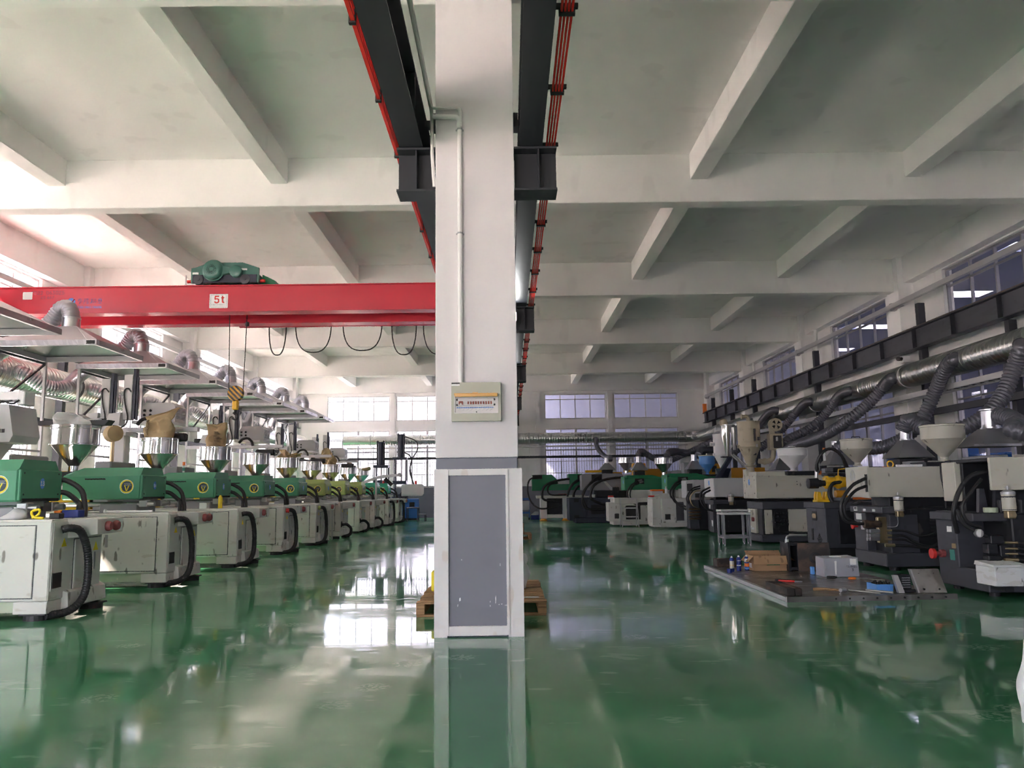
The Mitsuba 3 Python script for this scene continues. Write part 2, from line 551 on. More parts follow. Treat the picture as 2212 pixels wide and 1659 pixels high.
wall('wall_back', 'x', YB - .25, YB, XL - .25, XR + .25, 0, ZS, back)
for a, b in far_x:
    window('x', YF + .10, a, b, *FU, 4, (6.18,), face=-1)
    window('x', YF + .10, a, b, *FL, 4, (3.45, 4.15), True, face=-1, groups=2)
for a, b in side_bays:
    if b > 9:
        window('y', XL - .12, a, b, *UP, 4, (6.25,), face=1)
        window('y', XL - .12, a, b, *LOW, 4, (3.4,), True, face=1, groups=2)
        window('y', XR + .12, a, b, *UP, 4, (6.25,), face=-1, frame_mat='m_steel_grey')
        window('y', XR + .12, a, b, *LOW, 4, (3.4,), False, face=-1, groups=2, frame_mat='m_steel_grey')
for y in BAYS + [41.6]:
    for s, w in ((-1, 'wall_left'), (1, 'wall_right')):
        x = XL if s < 0 else XR
        struct('pilaster', bx(x - s * .42, x + s * .02, y - .22, y + .42, 0, ZS + .005, ch=.01), 'm_wall', w)
for s, w in ((-1, 'wall_left'), (1, 'wall_right')):
    x = XL if s < 0 else XR
    struct('edge_beam', bx(x - s * .26, x + s * .02, YB, YF, 6.74, ZS + .005), 'm_wall', w)
for x in (-2.30, 1.62, 5.51, -6.12):
    struct('pilaster', bx(x - .12, x + .12, YF - .10, YF + .02, 0, 6.60), 'm_wall', 'wall_far')
struct('edge_beam', bx(XL, XR, YF - .14, YF + .02, 6.62, ZS + .005), 'm_wall', 'wall_far')
# rain pipes on the right wall
for y in (26.9, 33.9):
    single('rain_pipe', MB().cyl([10.78, y, 0], [10.78, y, 6.74], .055), 'm_plastic_white', 'white plastic pipe running down the right wall, ' + ('nearer of the two' if y < 30 else 'farther of the two'), 'pipe', smooth=40)

# ---------------------------------------------------------------- what stands outside
pr('m_outside_wall', (0.50, 0.545, 0.70), 0.9)
pr('m_yard', (0.45, 0.44, 0.42), 0.95)
pr('m_annex', (0.20, 0.22, 0.32), 0.8)
struct('yard', bx(-12.2, 70, -70, 90, -.9, -.3), 'm_yard')
pr('m_pale_yard', (0.66, 0.62, 0.58), 0.95)
struct('yard', bx(-70, -12.2, -70, 90, -.9, -.3), 'm_pale_yard')
struct('upper_storey', bx(XL - .3, XR + .3, YB - .3, YF + .3, ZS + .25, 14.0), 'm_yard')
k = struct('outside_building', bx(-8.4, 30, 45.6, 55, -.3, 12.0), 'm_outside_wall')
labels[k] = {'kind': 'structure'}
struct('alley_roof', bx(-3.2, 30, YF + .26, 45.58, 8.6, 8.75), 'm_pale_yard')
m = MB()
m.box(24, 24.4, -30, 60, -.3, 9)
m.box(11.3, 24.4, -30, -29.6, -.3, 9).box(11.3, 24.4, 48.0, 48.4, -.3, 9)
for y0 in np.arange(-30, 60, 6.0):
    m.box(11.28, 24.4, y0, y0 + 5.0, 8.6, 8.8)
    m.box(11.28, 15.5, y0 + 5, y0 + 6, 8.6, 8.8).box(18.5, 24.4, y0 + 5, y0 + 6, 8.6, 8.8)
struct('neighbour_hall', m, 'm_annex')
for i, (y, z) in enumerate(((14.0, 2.4), (18.5, 2.9), (21.5, 2.2), (26, 2.7))):
    single('storage_crate', bx(13.6, 15.6, y, y + 2.4, -.3, z, ch=.05), 'm_blue', 'large blue crate outside the right windows, ' + ('nearest', 'second from the camera', 'third from the camera', 'farthest')[i], 'crate')

# ---------------------------------------------------------------- pillars
PX0, PX1 = -0.675, 0.095
PY = [7.37, 14.15, 20.95, 28.1, 35.15]
for i, y in enumerate(PY):
    t = thing('pillar', ('wide white concrete pillar in the foreground with a grey lower band', 'white concrete pillar second in the middle row, hidden behind the front one',
                         'white concrete pillar third in the middle row', 'white concrete pillar fourth in the middle row', 'white concrete pillar last in the middle row before the end wall')[i], 'pillar')
    obj('shaft', bx(PX0, PX1, y, y + .78, 1.62, 6.56 if i else ZS, ch=.004), 'm_white_paint', t)
    obj('painted_band', bx(PX0 + .003, PX1 - .003, y + .003, y + .777, 0, 1.62, ch=.01), 'm_dado', t, label='dark grey painted lower band')
    if i:
        continue
    f = .012
    for x0, x1, d in ((PX0 - f, PX0 + .108, 0), (PX1 - .108, PX1 + .035, 1)):
        g = MB().box(x0, x1, y - f, y + .003, 0, 1.515)
        g.box(x0, x0 + f, y - f, y + .79, 0, 1.515) if d == 0 else g.box(x1 - f, x1, y - f, y + .79, 0, 1.515)
        # folded inner lip
        xi = x1 if d == 0 else x0
        g.box(xi - .012, xi + .012, y - .026, y + .003, .02, 1.505)
        obj('corner_guard', g, 'm_guard', t, label='pale sheet metal corner guard')
    obj('top_rail', bx(PX0 + .10, PX1 - .10, y - .016, y + .003, 1.455, 1.513), 'm_guard', t)
    obj('bottom_rail', bx(PX0 + .115, PX1 - .115, y - .016, y + .003, .012, .098, ch=.004), 'm_guard', t)
    c = MB()
    for px, pz, w, h in ((-.46, .315, .016, .035), (-.475, .27, .006, .022), (-.18, .30, .005, .02), (-.13, .29, .006, .075), (-.18, .265, .004, .016), (-.045, .275, .03, .004),
                         (-.08, .285, .02, .004), (.0, .30, .004, .05), (.018, .305, .008, .03), (-.085, .62, .005, .035), (-.44, .68, .008, .012), (-.10, .28, .008, .008)):
        c.add([[px, y - .0015, pz], [px + w, y - .0015, pz + .2 * h], [px + .9 * w, y - .0015, pz + h], [px + .1 * w, y - .0015, pz + .8 * h]], [[0, 1, 2], [0, 2, 3]])
    obj('paint_chip', c, 'm_chip', t, kind='stuff')

# breaker box on the front pillar
y0 = PY[0]
t = thing('breaker_box', 'beige breaker box with an open amber lid on the front of the pillar', 'breaker box')
bxm = MB()
X0, X1, Z0, Z1 = -.520, -.060, 1.955, 2.318
WX0, WX1, WZ0, WZ1 = -.490, -.088, 2.03, 2.20
for a in ((X0, X1, WZ1, Z1), (X0, X1, Z0, WZ0), (X0, WX0, WZ0, WZ1), (WX1, X1, WZ0, WZ1)):
    bxm.box(a[0], a[1], y0 - .075, y0 + .002, a[2], a[3])
pr('m_box_beige', (0.40, 0.40, 0.33), 0.5)
pr('m_box_panel', (0.58, 0.56, 0.55), 0.5)
obj('case', bxm, 'm_box_beige', t)
obj('panel', bx(WX0, WX1, y0 - .066, y0, WZ0, WZ1), 'm_box_panel', t, label='pale inner panel')
fr = MB()
for a in ((WX0, WX1, WZ0 - .004, WZ0 + .004), (WX0 - .004, WX0 + .004, WZ0, WZ1), (WX1 - .004, WX1 + .004, WZ0, WZ1)):
    fr.box(a[0], a[1], y0 - .079, y0 - .06, a[2], a[3])
obj('window_rim', fr, 'm_box_panel', t)
pr('m_amber_lid', (0.60, 0.32, 0.07), 0.25, spec=0.6)
lid = MB().box(WX0 - .004, WX1, y0 - .115, y0 - .070, 2.192, 2.212, ch=.004).box(WX0 + .004, WX1, y0 - .12, y0 - .110, 2.178, 2.205, ch=.003).box(-.32, -.27, y0 - .118, y0 - .10, 2.210, 2.218)
obj('lid', lid, 'm_amber_lid', t, label='amber plastic lid swung up')
pr('m_switch_red', (0.24, 0.045, 0.025), 0.45)
obj('breaker_row', bx(-.462, -.122, y0 - .072, y0 - .06, 2.098, 2.166, ch=.003), 'm_box_panel', t)
obj('main_switch', MB().box(-.452, -.412, y0 - .086, y0 - .070, 2.124, 2.140).box(-.452, -.443, y0 - .086, y0 - .070, 2.110, 2.128).box(-.423, -.412, y0 - .086, y0 - .070, 2.110, 2.128), 'm_switch_red', t)
for i in range(10):
    x = -.370 + i * .0238
    obj('breaker_switch', bx(x, x + .0125, y0 - .084, y0 - .070, 2.112, 2.138, ch=.002), 'm_switch_red', t)
for a in (-.470, -.120):
    obj('end_stop', MB().box(a - .006, a + .008, y0 - .074, y0 - .062, 2.098, 2.116).box(a - .006, a + .008, y0 - .074, y0 - .062, 2.146, 2.166), 'm_black', t)
pr('m_tape_blue', (0.15, 0.24, 0.48), 0.6)
for i in range(17):
    x = -.472 + i * .0205
    obj('terminal_label', bx(x, x + .0165, y0 - .0685, y0 - .06, 2.075, 2.087), 'm_tape_blue', t)
obj('latch_hole', bx(-.292, -.282, y0 - .068, y0 - .06, 2.036, 2.046), 'm_black', t)
obj('maker_label', MB().box(X0 + .002, X0 + .078, y0 - .0765, y0 - .07, 2.302, 2.317), 'm_print', t)
obj('maker_label', MB().box(X0 + .002, X0 + .078, y0 - .0765, y0 - .07, 2.287, 2.302), 'm_plastic_white', t)
wr = MB()
for i in range(9):
    x = -.455 + i * .037
    wr.add([[x, y0 - .0672, 2.055], [x + .022, y0 - .0672, 2.068], [x + .023, y0 - .0672, 2.0665], [x + .001, y0 - .0672, 2.0535]], [[0, 1, 2], [0, 2, 3]])
obj('handwriting', wr, 'm_mid_grey', t, kind='stuff')

# conduit on the pillar
pr('m_conduit', (0.72, 0.70, 0.69), 0.4)
t = thing('conduit', 'white conduit from the breaker box up the pillar and round its left edge', 'pipe')
zc = 4.98
p = [[-.435, y0 - .028, 2.30], [-.435, y0 - .028, zc - .06]] + [[-.435 - .05 * (1 - math.cos(a)), y0 - .028, zc - .06 + .05 * math.sin(a)] for a in np.linspace(.3, PI / 2, 5)] + [[-.70, y0 - .028, zc - .005]]
obj('pipe', MB().tube(p, .024, 12), 'm_conduit', t, smooth=45)
obj('pipe', MB().tube([[-.46, y0 - .028, zc + .085], [-.70, y0 - .028, zc + .085]], .016, 10).tube([[-.46, y0 - .028, zc + .085], [-.435, y0 - .028, zc + .07], [-.425, y0 - .028, zc + .03], [-.43, y0 - .028, zc - .05]], .018, 10), 'm_conduit', t, smooth=45)
obj('elbow', MB().lathe([-.435, y0 - .028, zc - .12], [(.029, 0), (.029, .05)], 14), 'm_conduit', t, smooth=45)
obj('pipe', MB().tube([[-.72, -8.9, 5.10], [-.72, 7.40, 5.10]], .022, 10).tube([[-.72, 7.36, 5.10], [-.715, 7.40, 5.02], [-.71, 7.40, 4.60], [-.695, 7.46, 4.30]], .018, 10), 'm_conduit', t, smooth=45)
for z in (zc - .14, 3.78):
    obj('clamp', MB().box(-.475, -.395, y0 - .014, y0, z - .007, z + .007).lathe([-.435, y0 - .028, z - .008], [(.027, 0), (.027, .016)], 14), 'm_steel_grey', t)

# ---------------------------------------------------------------- steel brackets, runway beams and their conductor rails
for i, y in enumerate(PY):
    t = thing('bracket', ('black steel I-beam bracket across the front pillar', 'black bracket across the second pillar, carrying both runway beams', 'black bracket across the third pillar',
                          'black bracket across the fourth pillar', 'black bracket across the last pillar')[i], 'bracket')
    z0, z1 = 4.23, 4.68
    for s, a, b in ((-1, -1.06, PX0 - .002), (1, PX1 + .002, .52)):
        m = MB().box(a, b, y + .02, y + .30, z0, z0 + .022).box(a, b, y + .02, y + .30, z1 - .022, z1).box(a + .004, b, y + .155, y + .170, z0, z1)
        mid = a + .19 if s < 0 else b - .18
        m.box(mid - .007, mid + .007, y + .03, y + .29, z0 + .02, z1 - .02)
        obj('arm', m, 'm_black_steel', t)
RW = ((-.92, 'left of the pillars'), (.265, 'right of the pillars'))
for x, where in RW:
    t = thing('runway_beam', f'black steel crane runway beam {where}', 'beam')
    z0, z1, hw = 4.685, 5.16, .115
    obj('bottom_flange', bx(x - hw, x + hw, -9, 41.9, z0, z0 + .018), 'm_black_steel', t)
    obj('web', bx(x - .007, x + .007, -9, 41.9, z0, z1), 'm_black_steel', t)
    obj('top_flange', bx(x - hw, x + hw, -9, 41.9, z1 - .018, z1), 'm_black_steel', t)
    obj('rail', bx(x - .03, x + .03, -9, 41.9, z1, z1 + .06), 'm_rust_rail', t)
    for k, y in enumerate(np.arange(-7.2, 41, 1.75)):
        obj('stiffener', bx(x - hw + .005, x + hw - .005, y, y + .012, z0 + .018, z1 - .018), 'm_black_steel', t)
    for y in PY:
        xs = (x + hw, PX0 + .01) if x < 0 else (PX1 - .01, x - hw)
        obj('tie', MB().box(min(xs), max(xs), y + .28, y + .36, 5.02, 5.09).box(*((PX0 - .05, PX0 + .01) if x < 0 else (PX1 - .01, PX1 + .05)), y + .25, y + .40, 5.00, 5.15), 'm_black_steel', t)
for x0, sgn, where in ((-1.075, -1, 'left'), (.425, 1, 'right')):
    t = thing('conductor_rail', f'red crane conductor bars hung along the {where} runway beam', 'conductor rail')
    for k in range(4):
        if sgn > 0:
            m = MB().box(x0 + k * .026, x0 + k * .026 + .016, -9, 41.9, 4.765, 4.80)
        else:
            m = MB().box(x0 - .03, x0, -9, 41.9, 4.71 + k * .045, 4.71 + k * .045 + .022)
        obj('bar', m, 'm_red_bar', t)
    for y in np.arange(-8.6, 41.5, 1.16):
        m = MB().box(.38, x0 + .13, y, y + .03, 4.80, 4.835).box(x0 - .012, x0 + .108, y, y + .04, 4.752, 4.80) if sgn > 0 else MB().box(x0 - .045, -1.03, y, y + .03, 4.90, 4.92).box(x0 - .045, x0 + .005, y, y + .035, 4.695, 4.90)
        obj('hanger', m, 'm_black', t)
for i, (y, z) in enumerate(((14.1, 4.35), (20.9, 4.40))):
    t = thing('floodlight', ('lit black floodlight on the second pillar beside the right runway beam', 'lit black floodlight on the third pillar beside the right runway beam')[i], 'floodlight')
    obj('housing', MB().box(.10, .20, y - .16, y - .06, z - .02, z + .22, ch=.01).box(.095, .13, y - .06, y + .06, z + .05, z + .12), 'm_black', t)
    obj('lens', MB().add([[.125, y - .1605, z + .02], [.185, y - .1605, z + .02], [.185, y - .1605, z + .16], [.125, y - .1605, z + .16]], [[0, 1, 2], [0, 2, 3]]), 'm_plastic_white', t, emit=(9, 9, 9))

# side runways with their trays, posts and the low rail
for s, nm in ((1, 'right'), (-1, 'left')):
    xb = 10.42 if s > 0 else -11.0
    t = thing('runway_beam', f'black steel crane runway beam along the {nm} wall', 'beam')
    z0, z1, hw = 4.74, 5.27, .12
    obj('bottom_flange', bx(xb - hw, xb + hw, -8.9, 41.4, z0, z0 + .02), 'm_black_steel', t)
    obj('web', bx(xb - .007, xb + .007, -8.9, 41.4, z0, z1), 'm_dark_grey', t)
    obj('top_flange', bx(xb - hw, xb + hw, -8.9, 41.4, z1 - .02, z1), 'm_black_steel', t)
    obj('rail', bx(xb - .03, xb + .03, -8.9, 41.4, z1, z1 + .06), 'm_rust_rail', t)
    for y in np.arange(-8.4, 41, 1.75):
        obj('stiffener', bx(xb - hw + .005, xb + hw - .005, y, y + .014, z0 + .02, z1 - .02), 'm_black_steel', t)
    t = thing('wall_frame', f'row of black steel posts and a low rail against the {nm} wall', 'steel frame')
    xp = 10.62 if s > 0 else -11.22
    for y in (5.8, 12.7, 16.2, 19.7, 26.6, 33.5, 36.9, 40.3):
        obj('post', bx(xp - .09, xp + .09, y - .075, y + .075, 0, 4.74 if y in (16.2,) else 5.95, ch=.005), 'm_black_steel', t)
    obj('rail', bx(xp - s * .20 - .05, xp - s * .20 + .05, 1, 41.3, 3.02, 3.17), 'm_black_steel', t)
    t = thing('cable_tray', f'galvanised channel fixed high along the {nm} wall', 'cable tray')
    xt = 10.53 if s > 0 else -11.13
    obj('channel', MB().box(xt - .05, xt + .05, -8.9, 41.5, 6.09, 6.10).box(xt - .05, xt - .042, -8.9, 41.5, 6.10, 6.22).box(xt + .042, xt + .05, -8.9, 41.5, 6.10, 6.22), 'm_galv_bar', t)
    for y in BAYS[2:] + [41.2]:
        obj('bracket', MB().box(xt - .07, xt + .1 if s > 0 else xt + .07, y - .10, y + .05, 6.02, 6.09).box(xt - .03, xt + .03, y - .5, y - .1, 6.04, 6.07).box(xt - .02, xt + .09, y + .1, y + .2, 6.2, 6.26), 'm_steel_grey', t)
t = thing('wall_frame', 'black steel rail along the end wall in front of the grilles', 'steel frame')
obj('rail', bx(-11.0, 10.4, 41.42, 41.52, 3.02, 3.14), 'm_black_steel', t)
for x in (-10.2, -6.2, -2.3, 1.62, 5.51, 9.6):
    obj('stay', bx(x - .03, x + .03, 41.5, 41.98, 3.04, 3.12), 'm_black_steel', t)
single('end_stop', bx(10.33, 10.51, 41.2, 41.38, 5.272, 5.75), 'm_orange', 'orange buffer post at the far end of the right runway', 'buffer')


# ---------------------------------------------------------------- ducts
def spiral(m, a, b, r, pitch=.13, n=28):
    a, b = np.asarray(a, float), np.asarray(b, float)
    L = np.linalg.norm(b - a)
    u = np.arange(0, L, pitch)
    h = np.sort(np.concatenate([[0, L], u, u + .012, u + .024]))
    h = h[h <= L]
    rr = np.where(np.isin(h, u + .012), r + .010, r)
    return m.lathe(a, list(zip(rr, h)), n, b - a)


t = thing('ventilation_duct', 'spiral steel duct along the right wall above the machines', 'duct')
obj('pipe', spiral(MB(), [10.0, -6, 4.02], [10.0, 40.3, 4.02], .285), 'm_duct', t, smooth=35)
for y in np.arange(7.5, 40, 5.9):
    obj('band', MB().lathe([10.0, y, 4.02], [(.29, 0), (.305, .01), (.305, .06), (.29, .07)], 28, (0, 1, 0)), 'm_galv_bar', t, smooth=40)
obj('sleeve', MB().lathe([10.0, 21.6, 4.02], [(.297, 0), (.297, 1.05)], 28, (0, 1, 0)), 'm_chrome', t, smooth=40)
t2 = thing('ventilation_duct', 'spiral steel duct across the end wall', 'duct')
obj('pipe', spiral(MB(), [-8.6, 41.35, 4.05], [9.4, 41.35, 4.05], .285), 'm_duct', t2, smooth=35)
obj('elbow', MB().tube(spl([[9.4, 41.35, 4.05], [9.75, 41.2, 4.05], [9.95, 40.85, 4.04], [10.0, 40.3, 4.02]], 12), .295, 24), 'm_duct', t2, smooth=35)
for x in (-7.2, -4.6, -1.9, 1.1, 4.1, 7.2, 9.3):
    obj('band', MB().lathe([x, 41.35, 4.05], [(.29, 0), (.31, .01), (.31, .05), (.29, .06)], 28, (1, 0, 0)).box(x + .02, x + .03, 41.34, 41.36, 3.10, 3.78), 'm_galv_bar', t2, smooth=40)
single('cable_tray', MB().box(-8.4, 9.4, 41.1, 41.2, 3.58, 3.66).box(-8.4, 9.4, 41.5, 41.55, 3.62, 3.66), 'm_galv_bar', 'galvanised channel under the duct on the end wall', 'cable tray')
t3 = thing('ventilation_duct', 'spiral steel duct along the left wall behind the hoods', 'duct')
obj('pipe', spiral(MB(), [-10.65, -6, 3.95], [-10.65, 40.6, 3.95], .34), 'm_duct', t3, smooth=35)
for y in np.arange(7.2, 40, 5.9):
    obj('band', MB().lathe([-10.65, y, 3.95], [(.345, 0), (.36, .01), (.36, .07), (.345, .08)], 28, (0, 1, 0)), 'm_dark_grey', t3, smooth=40)
t4 = thing('cable_tray', 'galvanised cable ladder under the right hand duct', 'cable tray')
obj('side_rail', bx(9.80, 9.83, 0, 40, 3.42, 3.54), 'm_galv_bar', t4)
obj('side_rail', bx(10.17, 10.2, 0, 40, 3.42, 3.54), 'm_galv_bar', t4)
r = MB()
for y in np.arange(0, 40, .3):
    r.box(9.82, 10.18, y, y + .03, 3.43, 3.46)
obj('rung', r, 'm_galv_bar', t4, kind='stuff')
rb = MB()
for q in range(3):
    rb.tube([[9.9 + .08 * q, y, 3.475 + .012 * math.sin(y * 1.3 + q)] for y in np.linspace(0, 40, 120)], .022, 6)
obj('cable', rb, 'm_rubber', t4, kind='stuff')
# ================================================================ left row: machines 13 to 22
NUM = ['13', '14', '15', '16', '17', '18', '19', '20', '21', '22']
COL = ['m_green'] * 5 + ['m_lime'] * 3 + ['m_emerald'] * 2
LY = [8.65 + 2.95 * k for k in range(8)] + [32.0, 34.9]
pr('m_logo_navy', (0.02, 0.035, 0.06), 0.4)
pr('m_logo_yellow', (0.72, 0.56, 0.02), 0.4)
pr('m_sign_yellow', (0.74, 0.58, 0.02), 0.4)
pr('m_plinth', (0.42, 0.48, 0.36), 0.5)
desc = ['green moulding machine numbered 13, nearest of the left row', 'green moulding machine numbered 14, second of the left row', 'green moulding machine numbered 15 with a paper sack in its hopper',
        'green moulding machine numbered 16, fourth of the left row', 'green moulding machine numbered 17, just before the lime green ones', 'lime green moulding machine nearest to the camera',
        'lime green moulding machine in the middle of three', 'lime green moulding machine farthest of three', 'emerald green moulding machine beyond the lime green ones', 'emerald green moulding machine last in the left row']
cache = {}


def part(key, build, name, mat, parent, smooth=False, label=None, kind=None):
    """As obj(), with the mesh of alike parts written once."""
    if key not in cache:
        cache[key] = mikit.ply(build().get(), None, smooth=smooth)
    k = numbered(f'{parent}__{name}')
    root = parent.split('__')[0]
    scene[k] = {**cache[key], 'bsdf': {'type': 'ref', 'id': mat}}
    if root in PLACE:
        scene[k]['to_world'] = T().translate([float(x) for x in PLACE[root]])
    if label or kind:
        labels[k] = {a: b for a, b in (('label', label), ('kind', kind)) if b}
    return k


def cover_mesh():
    m = MB().box(-6.62, -5.455, .2, 1.05, 1.26, 1.625, ch=.02)
    m.hull([[x, y, z] for x, y, z in ((-5.47, .215, 1.60), (-5.47, 1.035, 1.60), (-5.47, .275, 1.655), (-5.47, .975, 1.655), (-5.47, .31, 1.735), (-5.47, .94, 1.735), (-6.36, .31, 1.735), (-6.36, .94, 1.735),
                                       (-6.60, .275, 1.645), (-6.60, .975, 1.645), (-6.60, .215, 1.60), (-6.60, 1.035, 1.60))])
    m.box(-5.475, -5.435, .215, 1.035, 1.27, 1.62, ch=.012)
    return m


def hopper_parts(t, key, o, r=.34, z0=1.68, mat='m_chrome', drum=.30):
    x, y = o
    h = part(key + 'cone', lambda: MB().lathe([x, y, z0], [(.075, 0), (.075, .10), (.09, .12), (r * .97, .42), (r * .97, .43)], 28), 'hopper', mat, t, 35, 'polished steel hopper' if mat == 'm_chrome' else None)
    zt = z0 + .42
    part(key + 'drum', lambda: MB().lathe([x, y, zt], [(r, 0), (r, drum)], 28, caps=False), 'drum', mat, h, 35)
    part(key + 'rim', lambda: MB().lathe([x, y, zt], [(r * .98, -.01), (r * 1.05, -.005), (r * 1.05, .012), (r, .016)], 28).lathe([x, y, zt + drum - .06], [(r, 0), (r * 1.02, .006), (r * 1.02, .018), (r, .024)], 28)
         .lathe([x, y, zt + drum - .012], [(r, 0), (r * 1.03, .003), (r * 1.03, .012), (r, .018)], 28), 'rim', mat, h, 35)
    for k in range(10):
        a = k * 2 * PI / 10 + .2
        part(key + f'clip{k}', lambda: MB().beam([x + 1.01 * r * math.cos(a), y + 1.01 * r * math.sin(a), zt], [x + 1.01 * r * math.cos(a), y + 1.01 * r * math.sin(a), zt + drum], .016), 'clip', mat, h)
    return h


def foot(x, y):
    return MB().cyl([x, y, 0], [x, y, .055], .13, n=20).box(x - .14, x + .14, y - .10, y + .10, .055, .072)


def wavy(a, b, n=8):
    return [a + (b - a) * i / n for i in range(n + 1)]


def left_machine(i):
    y0, col = LY[i], COL[i]
    small = 5 <= i <= 7
    dx = 0.0 if i < 8 else .12
    t = thing('moulding_machine', desc[i], 'moulding machine', at=(dx, y0, 0))
    part('lcab', lambda: MB().box(-9.6, -4.93, 0, 1.08, .20, 1.05, ch=.012).box(-6.9, -4.95, .03, 1.05, 1.05, 1.065), 'cabinet', 'm_cabinet', t)
    part('lplinth', lambda: MB().box(-9.5, -5.30, .04, 1.04, .085, .21), 'plinth', 'm_plinth', t)
    part('lend', lambda: MB().hull([[-4.96, .28, .07], [-4.96, 1.12, .07], [-4.87, .30, .10], [-4.87, 1.12, .10], [-4.885, .30, .26], [-4.885, 1.12, .26], [-4.96, .28, .30], [-4.96, 1.12, .30]])
         .box(-5.30, -4.94, .01, .40, .07, .20, ch=.006), 'base_block', 'm_cabinet', t)
    for j, (fx, fy) in enumerate(((-5.1, .12), (-4.98, 1.0), (-8.9, .15), (-8.9, .95))):
        part(f'lfoot{j}', lambda: foot(fx, fy), 'foot', 'm_rubber', t)
    part('ldgap', lambda: MB().box(-6.459, -5.091, -.003, .004, .231, 1.009), 'door_gap', 'm_dark_grey', t)
    d = part('ldoor', lambda: MB().box(-6.45, -5.10, -.012, .01, .24, 1.00, ch=.006), 'side_door', 'm_cabinet', t)
    if i in (1, 2, 3):
        part('ldslot', lambda: MB().box(-5.83, -5.79, -.016, -.008, .58, .76), 'handle', 'm_steel_grey', d)
        part('ldsign', lambda: tri_sign([-5.80, -.013, .86], (0, -1, 0), .12), 'warning_sign', 'm_sign_yellow', d)
        part('ldbolt', lambda: text('N', .045, [-5.80, -.0175, .845], (1, 0, 0), (0, 0, 1), .001).box(-5.803, -5.797, -.0185, -.016, .87, .895), 'flash_mark', 'm_print', d)
    if small:
        part('lknob', lambda: MB().cyl([-5.95, -.05, .66], [-5.95, -.01, .66], .055, n=16).box(-5.96, -5.94, -.055, -.045, .60, .70), 'knob', 'm_black', d, label='round black isolator knob')
    part('lstrip', lambda: MB().box(-4.935, -4.922, .03, .36, .30, 1.03, ch=.004), 'end_panel', 'm_cabinet', t)
    part('lvent', lambda: MB().box(-4.926, -4.915, .05, .22, .33, .49), 'vent', 'm_black', t)
    part('legap', lambda: MB().box(-4.932, -4.926, .452, 1.038, .272, .838), 'door_gap', 'm_dark_grey', t)
    e = part('lenddoor', lambda: MB().box(-4.935, -4.912, .46, 1.03, .28, .83, ch=.006), 'end_door', 'm_cabinet', t)
    part('leslot', lambda: MB().box(-4.914, -4.906, .87, .90, .46, .66), 'handle', 'm_steel_grey', e)
    part('lesign', lambda: tri_sign([-4.912, .90, .72], (1, 0, 0), .10), 'warning_sign', 'm_sign_yellow', e)
    part('lsign', lambda: tri_sign([-4.922, .24, .80], (1, 0, 0), .09), 'warning_sign', 'm_sign_yellow', t)
    sb = part('lswitch', lambda: MB().hull([[-4.93, .30, .85], [-4.93, 1.10, .85], [-4.93, .30, 1.06], [-4.93, 1.10, 1.06], [-4.70, .52, .88], [-4.70, 1.10, .88], [-4.70, .50, 1.05], [-4.70, 1.10, 1.05]]), 'switch_box', 'm_cabinet', t)
    for j, yy in enumerate((.72, .90)[:2 if i < 2 else 1]):
        part(f'lsock{j}', lambda: MB().lathe([-4.705, yy, .965], [(.055, 0), (.06, .03), (.045, .06), (.03, .062)], 16, (1, 0, 0)), 'socket', 'm_dull_red', sb, 40)
    part('lplate', lambda: MB().box(-4.702, -4.697, 1.0, 1.09, .90, 1.03), 'plate', 'm_plastic_white', sb)
    if not small:
        part('lhose', lambda: MB().hose([[-4.92, .18, .95], [-4.85, .22, .965], [-4.80, .34, .92], [-4.78, .46, .72], [-4.775, .50, .45], [-4.78, .44, .20], [-4.84, .28, .07], [-4.98, .06, .045]], .042, .03, .05, 12, 70), 'drain_hose', 'm_rubber', t, True,
             'black corrugated hose down to the floor')
        if i in (3, 4):
            part('lcuff', lambda: MB().lathe([-4.93, .18, .95], [(.05, 0), (.05, .07)], 14, (1, .2, 0)), 'hose_cuff', 'm_red' if i == 3 else 'm_lime', t, 40)
    else:
        part('lhoses', lambda: MB().hose([[-4.92, .2, .40], [-4.80, .3, .40], [-4.70, .42, .28], [-4.72, .42, .12], [-4.85, .3, .05]], .042, .03, .05, 12, 40), 'drain_hose', 'm_rubber', t, True)
    c = part('lcover', cover_mesh, 'cover', col, t)
    part('lcovergap', lambda: MB().box(-5.46, -5.430, .26, .98, 1.262, 1.295), 'slot', 'm_black', c)
    part('lslit', lambda: MB().box(-6.28, -5.98, .195, .202, 1.555, 1.575), 'slot', 'm_black', c)
    part('lbolts', lambda: sum_mb([MB().cyl([-5.437, yy, zz], [-5.430, yy, zz], .010, n=8) for yy in (.28, .96) for zz in (1.34, 1.58)]), 'bolt', 'm_black', c, kind='stuff')
    lg = part('llogo', lambda: disc([-5.66, .199, 1.45], (0, -1, 0), .105, .003, 32), 'logo', 'm_plastic_white', c, label='round logo with a yellow V and ring on dark blue')
    part('llogoy', lambda: disc([-5.66, .196, 1.45], (0, -1, 0), .098, .002, 32), 'ring', 'm_logo_yellow', lg)
    part('llogon', lambda: disc([-5.655, .194, 1.452], (0, -1, 0), .078, .002, 32), 'field', 'm_logo_navy', lg)
    part('llogov', lambda: text('V', .085, [-5.655, .1915, 1.425], (1, 0, 0), (0, 0, 1), .002), 'letter', 'm_logo_yellow', lg)
    part('llogow', lambda: MB().box(-5.70, -5.59, .1895, .192, 1.487, 1.495).box(-5.69, -5.60, .1895, .192, 1.474, 1.481).box(-5.68, -5.585, .1895, .192, 1.461, 1.468), 'wing', 'm_mid_grey', lg)
    bd = part('lbadge', lambda: disc([-5.4345, .63, 1.465], (1, 0, 0), .062, .003, 24, .72), 'number_badge', 'm_badge_blue', c)
    if i < 5:
        part(f'lnum{i}', lambda: text(NUM[i], .05, [-5.431, .63, 1.465], (0, 1, 0), (0, 0, 1), .001), 'number', 'm_plastic_white', bd)
